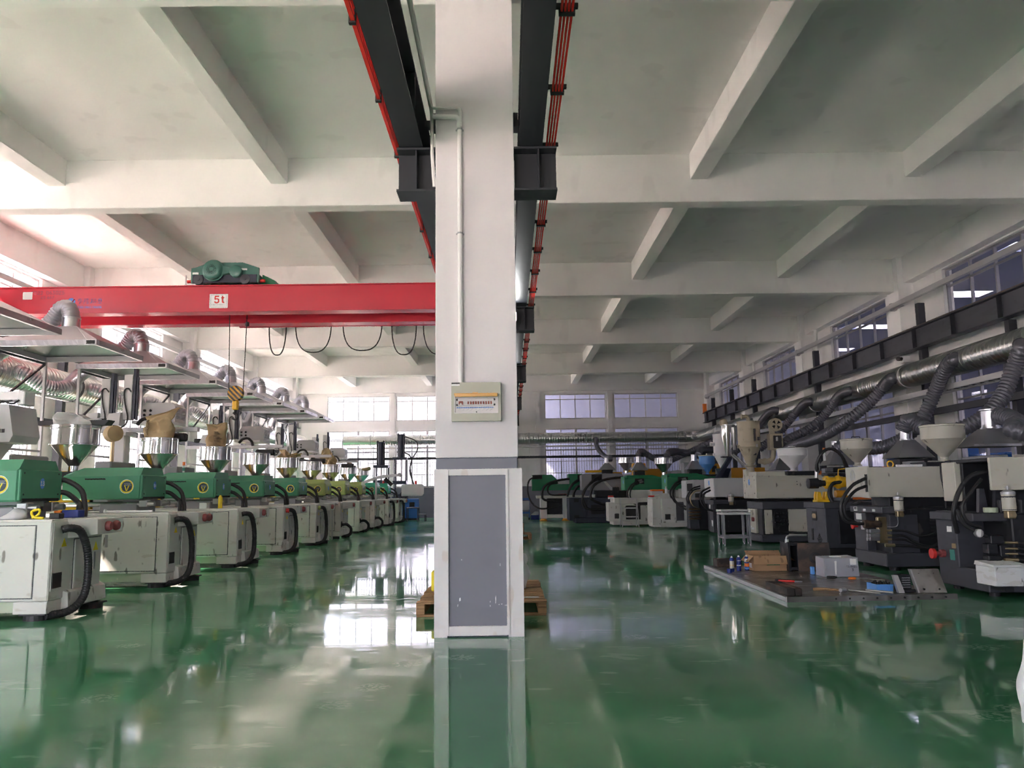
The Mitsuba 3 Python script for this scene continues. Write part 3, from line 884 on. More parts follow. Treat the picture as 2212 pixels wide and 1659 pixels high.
    part('lcarr', lambda: MB().box(-6.1, -5.55, .30, .95, 1.06, 1.20, ch=.01).box(-5.78, -5.50, .36, .90, 1.20, 1.27), 'carriage', 'm_mid_grey', t)
    part('lrods', lambda: MB().cyl([-7.2, .35, 1.19], [-5.30, .35, 1.19], .035, n=12).cyl([-7.2, .88, 1.19], [-5.30, .88, 1.19], .035, n=12), 'guide_rods', 'm_brushed', t, 40, kind='stuff')
    part('lblk', lambda: MB().box(-5.52, -5.40, .30, .44, 1.14, 1.25, ch=.01).box(-5.52, -5.40, .80, .95, 1.14, 1.25, ch=.01), 'rod_support', 'm_brushed', t, kind='stuff')
    for j, zz in enumerate((1.52, 1.37)):
        part(f'lph{j}', lambda: MB().tube(spl([[-5.52, 1.05 - .02 * j, zz], [-5.40, 1.10, zz - .02], [-5.24, 1.13 - .05 * j, zz - .14], [-5.15 - .04 * j, 1.06 - .06 * j, 1.18], [-5.12 - .04 * j, 1.00 - .07 * j, 1.05]], 20), .032, 10), 'pressure_hose', 'm_rubber', t, 50)
    part('lbar', lambda: MB().cyl([-7.3, .63, 1.45], [-6.6, .63, 1.45], .11, n=18), 'barrel', 'm_brushed', t, 40)
    part('lyel', lambda: MB().box(-6.98, -6.50, .42, .86, 1.60, 1.69, ch=.01), 'hopper_base', 'm_soot', t)
    part('lyel2', lambda: MB().box(-7.1, -6.93, .22, .50, 1.66, 1.78, ch=.01), 'guard_block', 'm_yellow', t)
    hopper_parts(t, 'lh', (-6.70, .63))
    part('lplat', lambda: MB().box(-7.62, -7.32, .06, 1.04, 1.05, 1.95, ch=.02), 'fixed_platen', 'm_mid_grey', t)
    part('lgate', lambda: MB().box(-8.75, -7.66, .02, .06, 1.06, 1.78, ch=.01).box(-8.75, -7.66, 1.02, 1.06, 1.06, 1.78, ch=.01), 'safety_gate', 'm_yellow', t, kind='stuff')
    part('lclamp', lambda: MB().box(-9.9, -8.8, .05, 1.03, 1.05, 1.86, ch=.03), 'clamp_cover', 'm_cabinet', t)
    part('lmould', lambda: MB().box(-8.3, -7.66, .25, .85, 1.12, 1.70, ch=.01), 'mould', 'm_soot', t)
    return t


def sum_mb(ms):
    o = MB()
    for m in ms:
        o.add(*m.get())
    return o


for i in range(10):
    left_machine(i)


# ---------------------------------------------------------------- paper sacks in the hoppers
def sack(c, w, d, h, seed, flat=True, lean=(0, 0), crush=.06, top=1.0, n=40, k=26):
    c = np.asarray(c, float)
    rings = []
    t = np.arange(n) * 2 * PI / n
    for j in range(k):
        f = j / (k - 1)
        ww = w * (0.86 + .22 * min(1, f * 2) * (1 if flat else 1 - .5 * f))
        dd = d * (1 - (f ** 2.2) * (.93 if flat else .5))
        if f > .96 and not flat:
            ww, dd = ww * .5, dd * .5
        e = 3.2
        cs, sn = np.cos(t), np.sin(t)
        q = (np.abs(cs) ** e + np.abs(sn) ** e) ** (-1 / e)
        x, y = ww / 2 * q * cs, dd / 2 * q * sn
        z = np.full(n, f * h)
        p = np.stack([x + lean[0] * f * f, y + lean[1] * f * f, z], 1)
        nz = meshkit.fbm(p * 4.5 + seed * 7.3, 3, seed) - .5
        rd = np.abs(meshkit.noise(p * np.array([7, 7, 5]) + seed, seed + 5) - .5) * 2
        s = crush * (.25 + f) * 1.6
        p[:, 0] += s * nz * 1.4
        p[:, 1] += s * (nz + .5 * (rd - .5)) * 1.8
        if f > .5:
            p[:, 2] += (f - .5) * s * 3.2 * (meshkit.noise(np.stack([x * 5 + seed, x * 0, x * 0], 1), seed) - .5) * top
        rings.append(c + p)
    return MB().ring(rings)


def L(i, x, y, z):
    return [x, LY[i] + y, z]


for i, (w, d, h, s, fl, ln, cr, lab) in {2: (.50, .34, .66, 3, True, (.06, 0), .09, 'tall creased brown paper sack standing in the hopper of machine 15'),
                                         3: (.42, .32, .66, 5, True, (.02, 0), .05, 'upright brown paper sack with printed lines in the hopper of machine 16'),
                                         5: (.56, .50, .36, 8, False, (.1, 0), .15, 'crumpled brown paper sack on the nearest lime machine hopper'),
                                         7: (.46, .40, .62, 12, False, (-.18, .05), .13, 'twisted brown paper sack leaning from the farthest lime machine hopper'),
                                         8: (.58, .56, .24, 17, False, (0, 0), .12, 'squashed paper sack in the hopper of the first emerald machine'),
                                         9: (.74, .6, .16, 21, False, (.12, 0), .10, 'flattened paper sack on the hopper of the last emerald machine')}.items():
    t = thing('paper_sack', lab, 'paper sack')
    base = 2.24 if i in (2, 3, 5, 7) else 2.30
    dx = .12 if i > 7 else 0
    obj('bag', sack(L(i, -6.70 + dx, .63, base), w, d, h, s, fl, ln, cr), 'm_paper', t, 60)
    if i in (2, 3):
        pm = MB()
        lines = 14
        for q in range(lines):
            zz = base + .16 + q * .026
            ww = .05 + .12 * ((q * 37) % 10) / 10
            x0 = -6.69 if i == 3 else -6.88
            pm.box(x0, x0 + (ww if i == 3 else .03), LY[i] + .63 - d / 2 - .045, LY[i] + .63 - d / 2 + .02 + .004 * q, zz, zz + .006)
        pr('m_paper_ink', (0.20, 0.15, 0.10), 0.8) if 'm_paper_ink' not in scene else None
        obj('print', pm, 'm_paper_ink', t, kind='stuff')
single('plastic_liner', sack(L(1, -6.66, .63, 2.30), .58, .5, .20, 31, False, (.03, 0), .10), 'm_film', 'translucent plastic liner bunched in the hopper of machine 14', 'plastic bag', smooth=60)
pr('m_tray_dark', (0.05, 0.05, 0.06), 0.4)
single('tray', MB().hull([[-7.27, LY[1] + .5, 2.475], [-6.13, LY[1] + .5, 2.475], [-7.27, LY[1] + .7, 2.475], [-6.13, LY[1] + .7, 2.475], [-7.21, LY[1] + .5, 2.40], [-6.19, LY[1] + .5, 2.40], [-7.21, LY[1] + .7, 2.40], [-6.19, LY[1] + .7, 2.40]]),
       'm_tray_dark', 'long dark tray resting across the hopper of machine 14', 'tray')


# ---------------------------------------------------------------- take-out robots
def robot(i, x0, ybase, first=False, place=''):
    t = thing('takeout_robot', f'grey take-out robot with twin upright arms {place}', 'robot', at=(x0 - .2, ybase + .72, 0))
    part('rst', lambda: MB().box(-7.72, -7.42, .40, .64, 0, 2.52, ch=.02).box(-7.80, -7.34, .25, .72, 2.50, 2.56), 'stand', 'm_white_grey', t)
    part('rbeam', lambda: MB().box(-8.55, -5.95, .30, .42, 2.56, 2.65, ch=.006).box(-8.55, -5.95, .29, .43, 2.60, 2.612), 'traverse_beam', 'm_galv_bar', t)
    for j, (x, za, zb) in enumerate(((-7.84, 2.55, 3.62), (-7.40, 2.80, 3.70))):
        a = part(f'rarm{j}', lambda: MB().box(x, x + .17, .20, .34, za, zb, ch=.008), 'arm', 'm_light_grey', t)
        part(f'rrail{j}', lambda: MB().box(x + .175, x + .225, .22, .34, za + .02, zb + .12).box(x + .235, x + .26, .24, .30, za, zb - .05), 'rail', 'm_navy', a)
        part(f'rhead{j}', lambda: MB().hull([[x - .30, .12, 2.72], [x - .02, .12, 2.68], [x - .30, .36, 2.72], [x - .02, .36, 2.68], [x - .22, .12, 2.92], [x, .12, 2.94], [x - .22, .36, 2.92], [x, .36, 2.94]]), 'head', 'm_light_grey', a)
        part(f'rmot{j}', lambda: MB().cyl([x - .46, .22, 2.78], [x - .26, .22, 2.78], .055, n=14), 'motor', 'm_black', a, 40)
        part(f'rcab{j}', lambda: MB().tube(spl([[x + .16, .18, 3.35], [x + .10, .17, 3.42], [x + .03, .17, 3.36], [x + .06, .17, 3.1], [x + .12, .17, 2.85], [x + .08, .17, 2.70], [x - .05, .17, 2.62]], 24), .014, 6), 'cable', 'm_rubber', a, 50)
    part('rchain', lambda: MB().tube(spl([[-7.1, .2, 2.70], [-7.0, .2, 2.80], [-6.85, .2, 2.82], [-6.75, .2, 2.72], [-6.72, .2, 2.62]], 14), .035, 6), 'cable_chain', 'm_black', t)
    part('rgrip', lambda: MB().box(-6.62, -6.12, .12, .30, 2.36, 2.52, ch=.03).box(-6.52, -6.2, .10, .13, 2.38, 2.44), 'drive_cover', 'm_black', t)
    b = part('rbox', lambda: MB().prism([(-7.30, 2.80), (-6.62, 2.80), (-6.62, 3.12), (-6.70, 3.20), (-7.22, 3.20), (-7.30, 3.10)], 1, .80, 1.36), 'control_box', 'm_light_grey', t, label='grey control box with four round buttons')
    for q, (bx_, bz) in enumerate(((-7.24, 3.04), (-7.24, 2.95), (-7.12, 3.04), (-7.12, 2.95))):
        part(f'rbtn{q}', lambda: MB().cyl([bx_, .785, bz], [bx_, .80, bz], .026, n=14).cyl([bx_, .78, bz], [bx_, .786, bz], .015, n=10), 'button', 'm_black', b)
    part('rlouv', lambda: sum_mb([MB().box(-6.622, -6.61, ya, ya + .17, zz, zz + .012) for ya in (.86, 1.12) for zz in np.arange(2.88, 3.1, .035)]), 'louvre', 'm_mid_grey', b, kind='stuff')
    part('rarmb', lambda: MB().box(-7.05, -6.9, .60, .86, 2.60, 2.82).box(-7.3, -6.6, .40, 1.3, 2.74, 2.80), 'bracket', 'm_white_grey', t)


for i, yb, w in ((2, LY[2], 'rising behind the tall creased paper sack'), (4, LY[4], 'between the green and the lime machines'), (6, LY[6], 'behind the middle lime machine'), (8, LY[8] - .6, 'farthest back, by the emerald machines')):
    robot(i, .02, yb, place=w)
t = thing('takeout_robot', 'white take-out robot controller with a slanted foot at the left picture edge', 'robot')
obj('control_box', MB().prism([(-8.0, 2.03), (-6.50, 2.03), (-6.46, 2.12), (-6.54, 2.52), (-8.0, 2.60)], 1, 10.3, 10.9), 'm_light_grey', t)
obj('beam', MB().box(-9.0, -6.42, 10.35, 10.55, 2.58, 2.70, ch=.01).box(-6.46, -6.36, 10.33, 10.57, 2.52, 2.70, ch=.01), 'm_white_grey', t)
obj('foot', MB().hull([[-7.3, 10.4, 2.03], [-6.75, 10.4, 2.03], [-7.3, 10.8, 2.03], [-6.75, 10.8, 2.03], [-7.3, 10.4, 1.70], [-7.0, 10.4, 1.70], [-7.3, 10.8, 1.70], [-7.0, 10.8, 1.70]]).box(-7.25, -6.85, 10.2, 10.7, 1.62, 1.72).box(-7.2, -6.9, 10.3, 10.6, 0, 1.62), 'm_mid_grey', t)
obj('cable', MB().tube(spl([[-7.4, 10.32, 2.57], [-6.9, 10.30, 2.52], [-6.66, 10.30, 2.57], [-6.5, 10.30, 2.53], [-6.42, 10.32, 2.58]], 20), .012, 6).tube(spl([[-7.4, 10.31, 2.54], [-7.0, 10.29, 2.50], [-6.7, 10.30, 2.54], [-6.5, 10.30, 2.57]], 16), .010, 6), 'm_rubber', t, 50)
obj('switch_plate', MB().box(-6.66, -6.62, 10.296, 10.30, 2.15, 2.20).box(-6.61, -6.57, 10.296, 10.30, 2.15, 2.20), 'm_print', t)
for i, lab in ((0, 'small signal tower with red top on machine 13'), (2, 'orange and teal signal tower on machine 15')):
    t = thing('signal_tower', lab, 'signal light')
    x, y, z = (-6.42, LY[i] + .8, 1.735) if i == 0 else (-6.30, LY[i] + .85, 1.735)
    obj('pole', MB().cyl([x, y, z], [x, y, z + .05], .022, n=12), 'm_plastic_white', t, 40)
    obj('green_lens', MB().cyl([x, y, z + .05], [x, y, z + .11], .026, n=14), 'm_teal', t, 40)
    obj('white_lens', MB().cyl([x, y, z + .11], [x, y, z + .15], .026, n=14), 'm_plastic_white', t, 40)
    obj('red_lens', MB().cyl([x, y, z + .15], [x, y, z + .22], .026, n=14), 'm_red' if i == 0 else 'm_orange', t, 40)
t = thing('warning_light', 'small red beacon on the last emerald machine', 'signal light')
obj('beacon', MB().lathe([-5.58, LY[9] + .6, 1.735], [(.05, 0), (.05, .10), (.03, .12)], 14), 'm_red', t, 40)

t = thing('air_filter', 'tan round filter drum beside the hopper of machine 14', 'filter')
fc = np.array([-7.62, 15.15, 2.50])
obj('drum', MB().lathe(fc, [(.10, -.01), (.15, 0), (.16, .03), (.15, .20), (.06, .24)], 22, (.75, -.65, 0)), 'm_paper', t, 40)
obj('hub', MB().cyl(fc - [.02, -.02, 0], fc + [-.10, .09, .03], .06, n=16), 'm_cream', t, 40)
obj('pipe', MB().cyl(fc + [.05, -.02, -.10], fc + [.05, -.02, -.95], .035), 'm_brass', t, 40)
obj('stand', MB().box(fc[0] - .1, fc[0] + .2, 15.05, 15.25, 1.06, 1.60), 'm_brass', t)
# ---------------------------------------------------------------- hoods over the clamps
hood_desc = ['nearest, cut by the left picture edge', 'second from the camera', 'third from the camera', 'fourth from the camera', 'fifth from the camera', 'sixth from the camera', 'seventh from the camera', 'eighth from the camera', 'last of the row']
for k in range(9):
    y0 = 8.17 + 2.95 * k
    y1 = y0 + 1.80
    zb = 4.03 + .0165 * (y0 - 14)
    x0, x1, yc, xc = -9.40, -7.42, y0 + .9, -8.42
    t = thing('exhaust_hood', f'grey pyramid exhaust hood over the left machines, {hood_desc[k]}', 'exhaust hood', 'exhaust hoods over the left machines')
    ap = [[xc + a * .24, yc + b * .24, zb + .50] for a, b in ((-1, -1), (1, -1), (1, 1), (-1, 1))]
    lo = [[x0, y0, zb + .10], [x1, y0, zb + .10], [x1, y1, zb + .10], [x0, y1, zb + .10]]
    obj('canopy', MB().add(lo + ap, [[0, 1, 5], [0, 5, 4], [1, 2, 6], [1, 6, 5], [2, 3, 7], [2, 7, 6], [3, 0, 4], [3, 4, 7]]), 'm_hood', t)
    r = .045
    obj('front_rim', bx(x0, x1, y0 - .02, y0 + r, zb, zb + .105, ch=.004), 'm_galv', t, label='bright galvanised front rim')
    obj('side_rim', bx(x1 - r, x1 + .012, y0 + r, y1, zb, zb + .105, ch=.004), 'm_hood', t)
    obj('side_rim', bx(x0, x0 + r, y0 + r, y1, zb, zb + .105), 'm_hood', t)
    obj('back_rim', bx(x0, x1, y1 - r, y1, zb, zb + .105), 'm_hood', t)
    obj('tube_end', bx(x1 - .185, x1 - .03, y0 - .0225, y0 - .01, zb + .02, zb + .087), 'm_black', t)
    obj('seam', MB().beam([x1 - .2, y0 + .01, zb + .105], [xc + .24, yc - .24, zb + .503], .008), 'm_galv', t)
    obj('latch', MB().box(x1 + .008, x1 + .024, yc - .06, yc + .06, zb + .05, zb + .075).box(x1 + .02, x1 + .036, yc + .0, yc + .05, zb + .055, zb + .085), 'm_steel_grey', t)
    nk = obj('neck', MB().lathe([xc, yc, zb + .49], [(.19, 0), (.19, .03), (.165, .035), (.165, .20), (.175, .205), (.175, .225)], 22), 'm_foil', t, 40)
    h = obj('flexible_duct', MB().hose([[xc, yc, zb + .68], [xc - .01, yc, zb + .78], [xc - .10, yc + .03, zb + .92], [xc - .28, yc + .10, zb + .90], [xc - .46, yc + .14, zb + .68], [xc - .85, yc + .12, zb + .36], [xc - 1.20, yc - .25, zb + .0], [xc - 1.22, yc - .80, zb - .38],
                                       [xc - 1.45, yc - 1.15, zb - .42], [xc - 1.75, yc - 1.40, zb - .20], [xc - 1.95, yc - 1.45, 3.95]], .150, .06, .075, 16, 110), 'm_flex_silver', t, True, label='ribbed silver flexible duct')
    for yy in (y0 + .06, y1 - .06):
        obj('post', bx(x0 + .02, x0 + .07, yy - .025, yy + .025, 0, zb), 'm_galv_bar', t)
    obj('brace', MB().beam([x0 + .045, y1 - .08, zb - .05], [x0 + .045, y0 + .3, zb - 1.0], .035), 'm_black_steel', t)
    obj('cross_bar', bx(x0 + .02, x0 + .06, y0 + .06, y1 - .06, zb - .06, zb - .02), 'm_black_steel', t)
    obj('cross_bar', bx(x0 + .02, x0 + .06, y0 + .06, y1 - .06, 2.2, 2.24), 'm_galv_bar', t)

# ---------------------------------------------------------------- small things on the left cabinets
y = LY[0]
single('rag', sack([-5.52, y + .25, 1.066], .30, .16, .055, 41, False, (.05, 0), .05, n=24, k=10), 'm_light_grey', 'crumpled grey rag on the cabinet of machine 13', 'rag', smooth=60)
m = MB().tube(spl([[-5.28, y + .22, 1.08], [-5.20, y + .20, 1.12], [-5.22, y + .24, 1.17], [-5.29, y + .22, 1.15], [-5.24, y + .18, 1.09], [-5.12, y + .16, 1.078]], 24), .014, 8)
single('strap', m, 'm_lemon', 'yellow plastic strap on the cabinet of machine 13', 'strap', smooth=50)
single('meter', bx(-5.10, -4.98, y + .22, y + .32, 1.066, 1.13, ch=.01), 'm_black', 'small black device on the cabinet of machine 13', 'device')
single('parts_box', bx(-5.22, -5.02, y + .68, y + .82, 1.066, 1.155, ch=.008), 'm_deep_blue', 'dark blue box on the cabinet of machine 13', 'box')
single('parts_box', bx(-5.31, -5.23, y + .68, y + .78, 1.066, 1.15, ch=.006), 'm_orange', 'small orange box beside a dark blue box on machine 13', 'box')
m = MB().lathe([-5.35, LY[2] + .25, 1.066], [(.036, 0), (.038, .01), (.038, .20), (.02, .225), (.02, .24)], 16)
single('spray_can', m, 'm_lemon', 'yellow spray can on the cabinet of machine 15', 'spray can', smooth=40)
single('carton', bx(-5.66, -5.52, LY[2] + .05, LY[2] + .17, 1.066, 1.17, ch=.004), 'm_plastic_white', 'small white carton on the cabinet of machine 15', 'box')
single('hand_tool', MB().cyl([-5.9, LY[1] + .12, 1.085], [-5.2, LY[1] + .06, 1.085], .018, n=10).cyl([-5.9, LY[1] + .12, 1.09], [-5.93, LY[1] + .12, 1.09], .03, n=12), 'm_plastic_white', 'white rod lying along the cabinet of machine 14', 'rod', smooth=40)
# conveyor beside the sixth machine and the lifting arm of the ninth
t = thing('conveyor', 'small grey belt conveyor sloping between machines 17 and the first lime machine', 'conveyor')
yy = LY[5] - .75
obj('belt', MB().hull([[-6.6, yy, 1.25], [-6.6, yy + .45, 1.25], [-4.95, yy, .98], [-4.95, yy + .45, .98], [-6.6, yy, 1.30], [-6.6, yy + .45, 1.30], [-4.95, yy, 1.03], [-4.95, yy + .45, 1.03]]), 'm_mid_grey', t)
obj('side_rail', MB().beam([-6.6, yy - .02, 1.28], [-4.95, yy - .02, 1.01], .03, .09), 'm_galv_bar', t)
obj('side_rail', MB().beam([-6.6, yy + .47, 1.28], [-4.95, yy + .47, 1.01], .03, .09), 'm_galv_bar', t)
for x, z in ((-6.4, 1.24), (-5.1, 1.02)):
    for q in (0, .42):
        obj('leg', bx(x - .02, x + .02, yy + q, yy + q + .04, 0, z), 'm_galv_bar', t)
t = thing('conveyor', 'raised grey conveyor arm on one leg in front of the emerald machines', 'conveyor')
yy = LY[8] - .35
obj('arm', MB().beam([-6.3, yy, 1.55], [-5.2, yy, 1.93], .25, .10).beam([-5.2, yy, 1.93], [-4.35, yy, 2.02], .25, .10), 'm_galv_bar', t)
obj('end_roller', MB().cyl([-4.33, yy - .14, 2.02], [-4.33, yy + .14, 2.02], .075, n=16), 'm_light_grey', t, 40)
obj('motor', MB().cyl([-4.9, yy - .12, 1.88], [-4.62, yy - .12, 1.62], .07, n=12), 'm_black', t, 40)
obj('leg', MB().box(-5.30, -5.23, yy - .04, yy + .04, 0, 1.90), 'm_galv_bar', t)
obj('foot', MB().box(-5.5, -5.03, yy - .2, yy + .2, 0, .04), 'm_galv_bar', t)

# ---------------------------------------------------------------- end of the left row
for i, (x0, x1, x2, x3, zt, zm, yy) in enumerate(((-6.30, -5.92, -6.42, -5.72, 3.75, 2.63, 38.0), (-5.63, -5.29, -5.86, -5.14, 4.28, 3.10, 40.4))):
    t = thing('vertical_press', ('dark blue vertical press with a cylinder tower, left of two at the end wall', 'taller dark blue vertical press with hanging hoses, right of two')[i], 'press')
    xm = (x0 + x1) / 2
    obj('bed', bx(x2, x3, yy - .35, yy + .45, 0, 1.25, ch=.02), 'm_navy', t)
    obj('head_plate', bx(x2, x3, yy - .3, yy + .4, zm - .12, zm, ch=.01), 'm_navy', t)
    for a in (x2 + .06, x3 - .06):
        for b in (yy - .22, yy + .32):
            obj('column', MB().cyl([a, b, 1.25], [a, b, zm - .12], .035, n=12), 'm_steel_grey' if b < yy else 'm_navy', t, 40)
    obj('cylinder', MB().cyl([xm, yy, zm], [xm, yy, zt], .13, n=18), 'm_navy', t, 40)
    for a, b in ((-.15, -.12), (.15, -.12), (-.15, .12), (.15, .12)):
        obj('tie_rod', MB().cyl([xm + a, yy + b, zm], [xm + a, yy + b, zt + .06], .028, n=10), 'm_black_steel', t, 40)
    obj('cap', bx(xm - .19, xm + .19, yy - .16, yy + .16, zt - .05, zt, ch=.01), 'm_navy', t)
    obj('ram', MB().cyl([xm, yy, 1.9], [xm, yy, zm - .1], .07, n=14), 'm_chrome', t, 40)
    obj('platen', bx(x2 + .02, x3 - .02, yy - .28, yy + .38, 1.75, 1.92), 'm_navy', t)
    if i:
        for q, pts in enumerate(([[xm + .15, yy - .1, zt - .1], [xm + .75, yy - .1, zt - .35], [xm + .85, yy - .1, 3.5], [xm + .55, yy - .1, 2.95], [xm + .50, yy - .1, 2.4], [xm + .75, yy - .1, 1.3]],
                                 [[xm + .15, yy - .15, 3.35], [xm + .45, yy - .15, 3.2], [xm + .55, yy - .15, 2.9], [xm + .48, yy - .15, 2.3], [xm + .85, yy - .15, 1.35]])):
            obj('hose', MB().tube(spl(pts, 30), .03, 8), 'm_rubber', t, 50)
t = thing('power_cabinet', 'blue control cabinet at the end of the left row with a black handwheel', 'cabinet')
obj('body', bx(-5.15, -4.42, 38.6, 39.4, .08, 1.02, ch=.02), 'm_blue', t)
obj('base', bx(-5.12, -4.45, 38.62, 39.38, 0, .08), 'm_black', t)
obj('panel', bx(-4.80, -4.55, 38.58, 38.61, .62, .85), 'm_black', t)
obj('door', bx(-5.05, -4.50, 38.585, 38.60, .15, .92), 'm_blue', t)
obj('handwheel', MB().lathe([-5.05, 38.45, 1.22], [(.16, -.015), (.19, 0), (.16, .015), (.14, 0), (.16, -.015)], 20, (0, 1, 0), caps=False).box(-5.21, -4.89, 38.43, 38.46, 1.20, 1.24).cyl([-5.05, 38.45, 1.22], [-5.05, 38.75, 1.0], .03), 'm_black', t, 40)
t = thing('switchboard', 'white box with clipped corners and a small red lamp on the end wall', 'switchboard')
obj('box', MB().prism([(-4.95, 1.16), (-4.02, 1.16), (-3.92, 1.26), (-3.92, 1.62), (-4.0, 1.70), (-4.95, 1.70)], 1, 36.8, 37.0), 'm_white_grey', t)
obj('lamp', MB().cyl([-4.30, 36.9, 1.70], [-4.30, 36.9, 1.86], .045, n=12), 'm_red', t, 40)
obj('stand', bx(-4.9, -4.8, 36.85, 36.95, 0, 1.16), 'm_black_steel', t)
t = thing('step_stool', 'black steel two-step frame standing at the end of the left row', 'step stool')
for x, yy, z in ((-4.65, 36.9, .62), (-4.15, 36.9, .62), (-4.65, 36.4, .62), (-4.15, 36.4, .62), (-3.82, 36.4, .32), (-3.82, 36.9, .32)):
    obj('leg', bx(x - .018, x + .018, yy - .018, yy + .018, 0, z), 'm_black_steel', t)
obj('top_step', bx(-4.68, -4.12, 36.38, 36.92, .60, .64), 'm_black_steel', t)
obj('low_step', bx(-4.14, -3.80, 36.38, 36.92, .30, .33), 'm_black_steel', t)
# ================================================================ the bridge crane
def px(a, b, Y):
    """The point of the plane y = Y that stands at pixel (a, b) of the photograph."""
    right = np.cross(FWD, UPV)
    d = FWD + (a - 1106) / 1700 * right - (b - 829.5) / 1700 * UPV
    return np.array([0, 0, CAM_H]) + d * (Y / d[1])


t = thing('bridge_crane', 'red double girder bridge crane spanning the left bay', 'crane')
CY = 16.3
for y in (CY, CY + 1.2):
    g = obj('girder', MB().box(-10.85, -1.22, y, y + .34, 5.15, 5.70, ch=.006), 'm_red_crane', t)
    obj('top_flange', bx(-10.9, -1.18, y - .03, y + .37, 5.70, 5.722), 'm_red_crane', g)
    obj('rail', bx(-10.7, -1.3, y + .14, y + .20, 5.722, 5.76), 'm_rust_rail', g)
for x in (-11.0, -.92):
    e = obj('end_truck', MB().box(x - .10, x + .10, CY - .9, CY + 2.4, 5.36, 5.62, ch=.02), 'm_red_crane', t)
    for y in (CY - .6, CY + 2.1):
        obj('wheel', MB().lathe([x - .05, y, 5.34], [(.12, 0), (.12, .02), (.10, .025), (.10, .075), (.12, .08), (.12, .10)], 20, (1, 0, 0)), 'm_black', e, 40)
pl = obj('load_plate', bx(-6.275, -5.885, CY - .006, CY, 5.225, 5.53, ch=.002), 'm_plastic_white', t)
obj('border', MB().box(-6.25, -5.91, CY - .0075, CY - .006, 5.508, 5.513).box(-6.25, -5.91, CY - .0075, CY - .006, 5.243, 5.248).box(-6.25, -6.245, CY - .0075, CY - .006, 5.26, 5.50).box(-5.915, -5.91, CY - .0075, CY - .006, 5.26, 5.50), 'm_mid_grey', pl)
obj('lettering', text('5', .155, [-6.118, CY - .0075, 5.41], (1, 0, 0), (0, 0, 1)).add(*text('t', .155, [-5.995, CY - .0075, 5.41], (1, 0, 0), (0, 0, 1)).get()), 'm_red', pl)
HAN = {'tai': [(2, 9, 8, 9), (1.5, 7.5, 8.5, 7.5), (1, 6, 9, 6), (5, 10, 1, 3.5), (5.5, 7, 9, 3.5), (5, 5, 5, .3), (3.5, 4, 4.3, 3.2), (6.5, 4.2, 5.8, 3.3), (3, 1, 4.5, 2.2), (5.3, 2.5, 7.5, 1)],
       'long': [(1, 9.5, 1, 0), (1, 9.5, 3, 9.5), (3, 9.5, 2, 7), (2, 7, 3, 5), (3, 5, 1.5, 4.3), (6, 10, 4, 7.5), (5, 9, 8.5, 9), (8.5, 9, 5, 6), (5.5, 8, 9.5, 6), (5, 5, 9, 5), (4.5, 3, 9, 3), (4, .7, 9.5, .7), (7, 5, 7, .7), (5.5, 5.2, 4.5, 3.8)],
       'qi': [(1, 8, 4.5, 8), (.5, 6, 5, 6), (2.7, 10, 2.7, 2), (2.7, 4, 4.5, 4), (1.3, 4, .8, 1), (1, 2, 9.5, .5), (5.5, 9, 9, 9), (9, 9, 9, 6.3), (5.5, 6.3, 9, 6.3), (5.5, 6.3, 5.5, 3), (5.5, 3, 9.3, 3), (9.3, 3, 9.3, 4)],
       'zhong': [(7, 10, 3, 9.3), (1, 8.3, 9, 8.3), (2, 7, 8, 7), (2, 4, 8, 4), (2, 5.5, 8, 5.5), (2, 7, 2, 4), (8, 7, 8, 4), (5, 9.5, 5, .8), (2, 2.4, 8, 2.4), (.8, .8, 9.2, .8)],
       'yan': [(1.5, 9, 8.5, 9), (3.5, 9, 3.5, 7), (6.5, 9, 6.5, 7), (1, 7, 9, 7), (2, 7, 1, 1), (2, 5, 8, 5), (5, 5, 5, 2)],
       'xia': [(1, 9, 9, 9), (5, 9, 5, 0), (5.5, 6.5, 8, 4.5)], 'ren': [(5, 9.5, 1, .5), (5, 7, 9, .5)]}


def han(m, keys, x, z, y, s, step, w):
    for i, k in enumerate(keys):
        for a, b, c, d in HAN[k]:
            m.beam([x + i * step + a * s / 10, y, z + b * s / 10], [x + i * step + c * s / 10, y, z + d * s / 10], w, .002)
    return m


obj('small_print', han(MB(), ('qi', 'zhong', 'xia', 'yan', 'zhong', 'qi', 'ren'), -6.235, 5.283, CY - .007, .032, .043, .0035), 'm_mid_grey', pl)
pr('m_logo_blue', (0.10, 0.24, 0.60), 0.45)
lg = obj('maker_mark', disc([-9.19, CY, 5.395], (0, -1, 0), .085, .004, 28), 'm_logo_blue', t, label='blue maker mark and blue characters')
obj('wave', MB().tube([[-9.25, CY - .006, 5.36], [-9.22, CY - .006, 5.41], [-9.18, CY - .006, 5.375], [-9.15, CY - .006, 5.42], [-9.125, CY - .006, 5.46]], .012, 6), 'm_red_crane', lg)
obj('characters', han(MB(), ('tai', 'long', 'qi', 'zhong'), -9.07, 5.345, CY - .002, .125, .14, .013), 'm_logo_blue', t)
obj('lettering', text('TAILONG CRANE', .045, [-8.80, CY, 5.28], (1, 0, 0), (0, 0, 1)), 'm_logo_blue', t)
pr('m_ink_faded', (0.30, 0.05, 0.09), 0.5)
obj('stencil', text('2022  063025', .075, [-9.70, CY, 5.60], (1, 0, 0), (0, 0, 1)).add(*text('65 467', .06, [-9.70, CY, 5.50], (1, 0, 0), (0, 0, 1)).get()), 'm_ink_faded', t)
obj('label_plate', bx(-10.22, -10.02, CY - .006, CY, 5.46, 5.62), 'm_plastic_white', t)

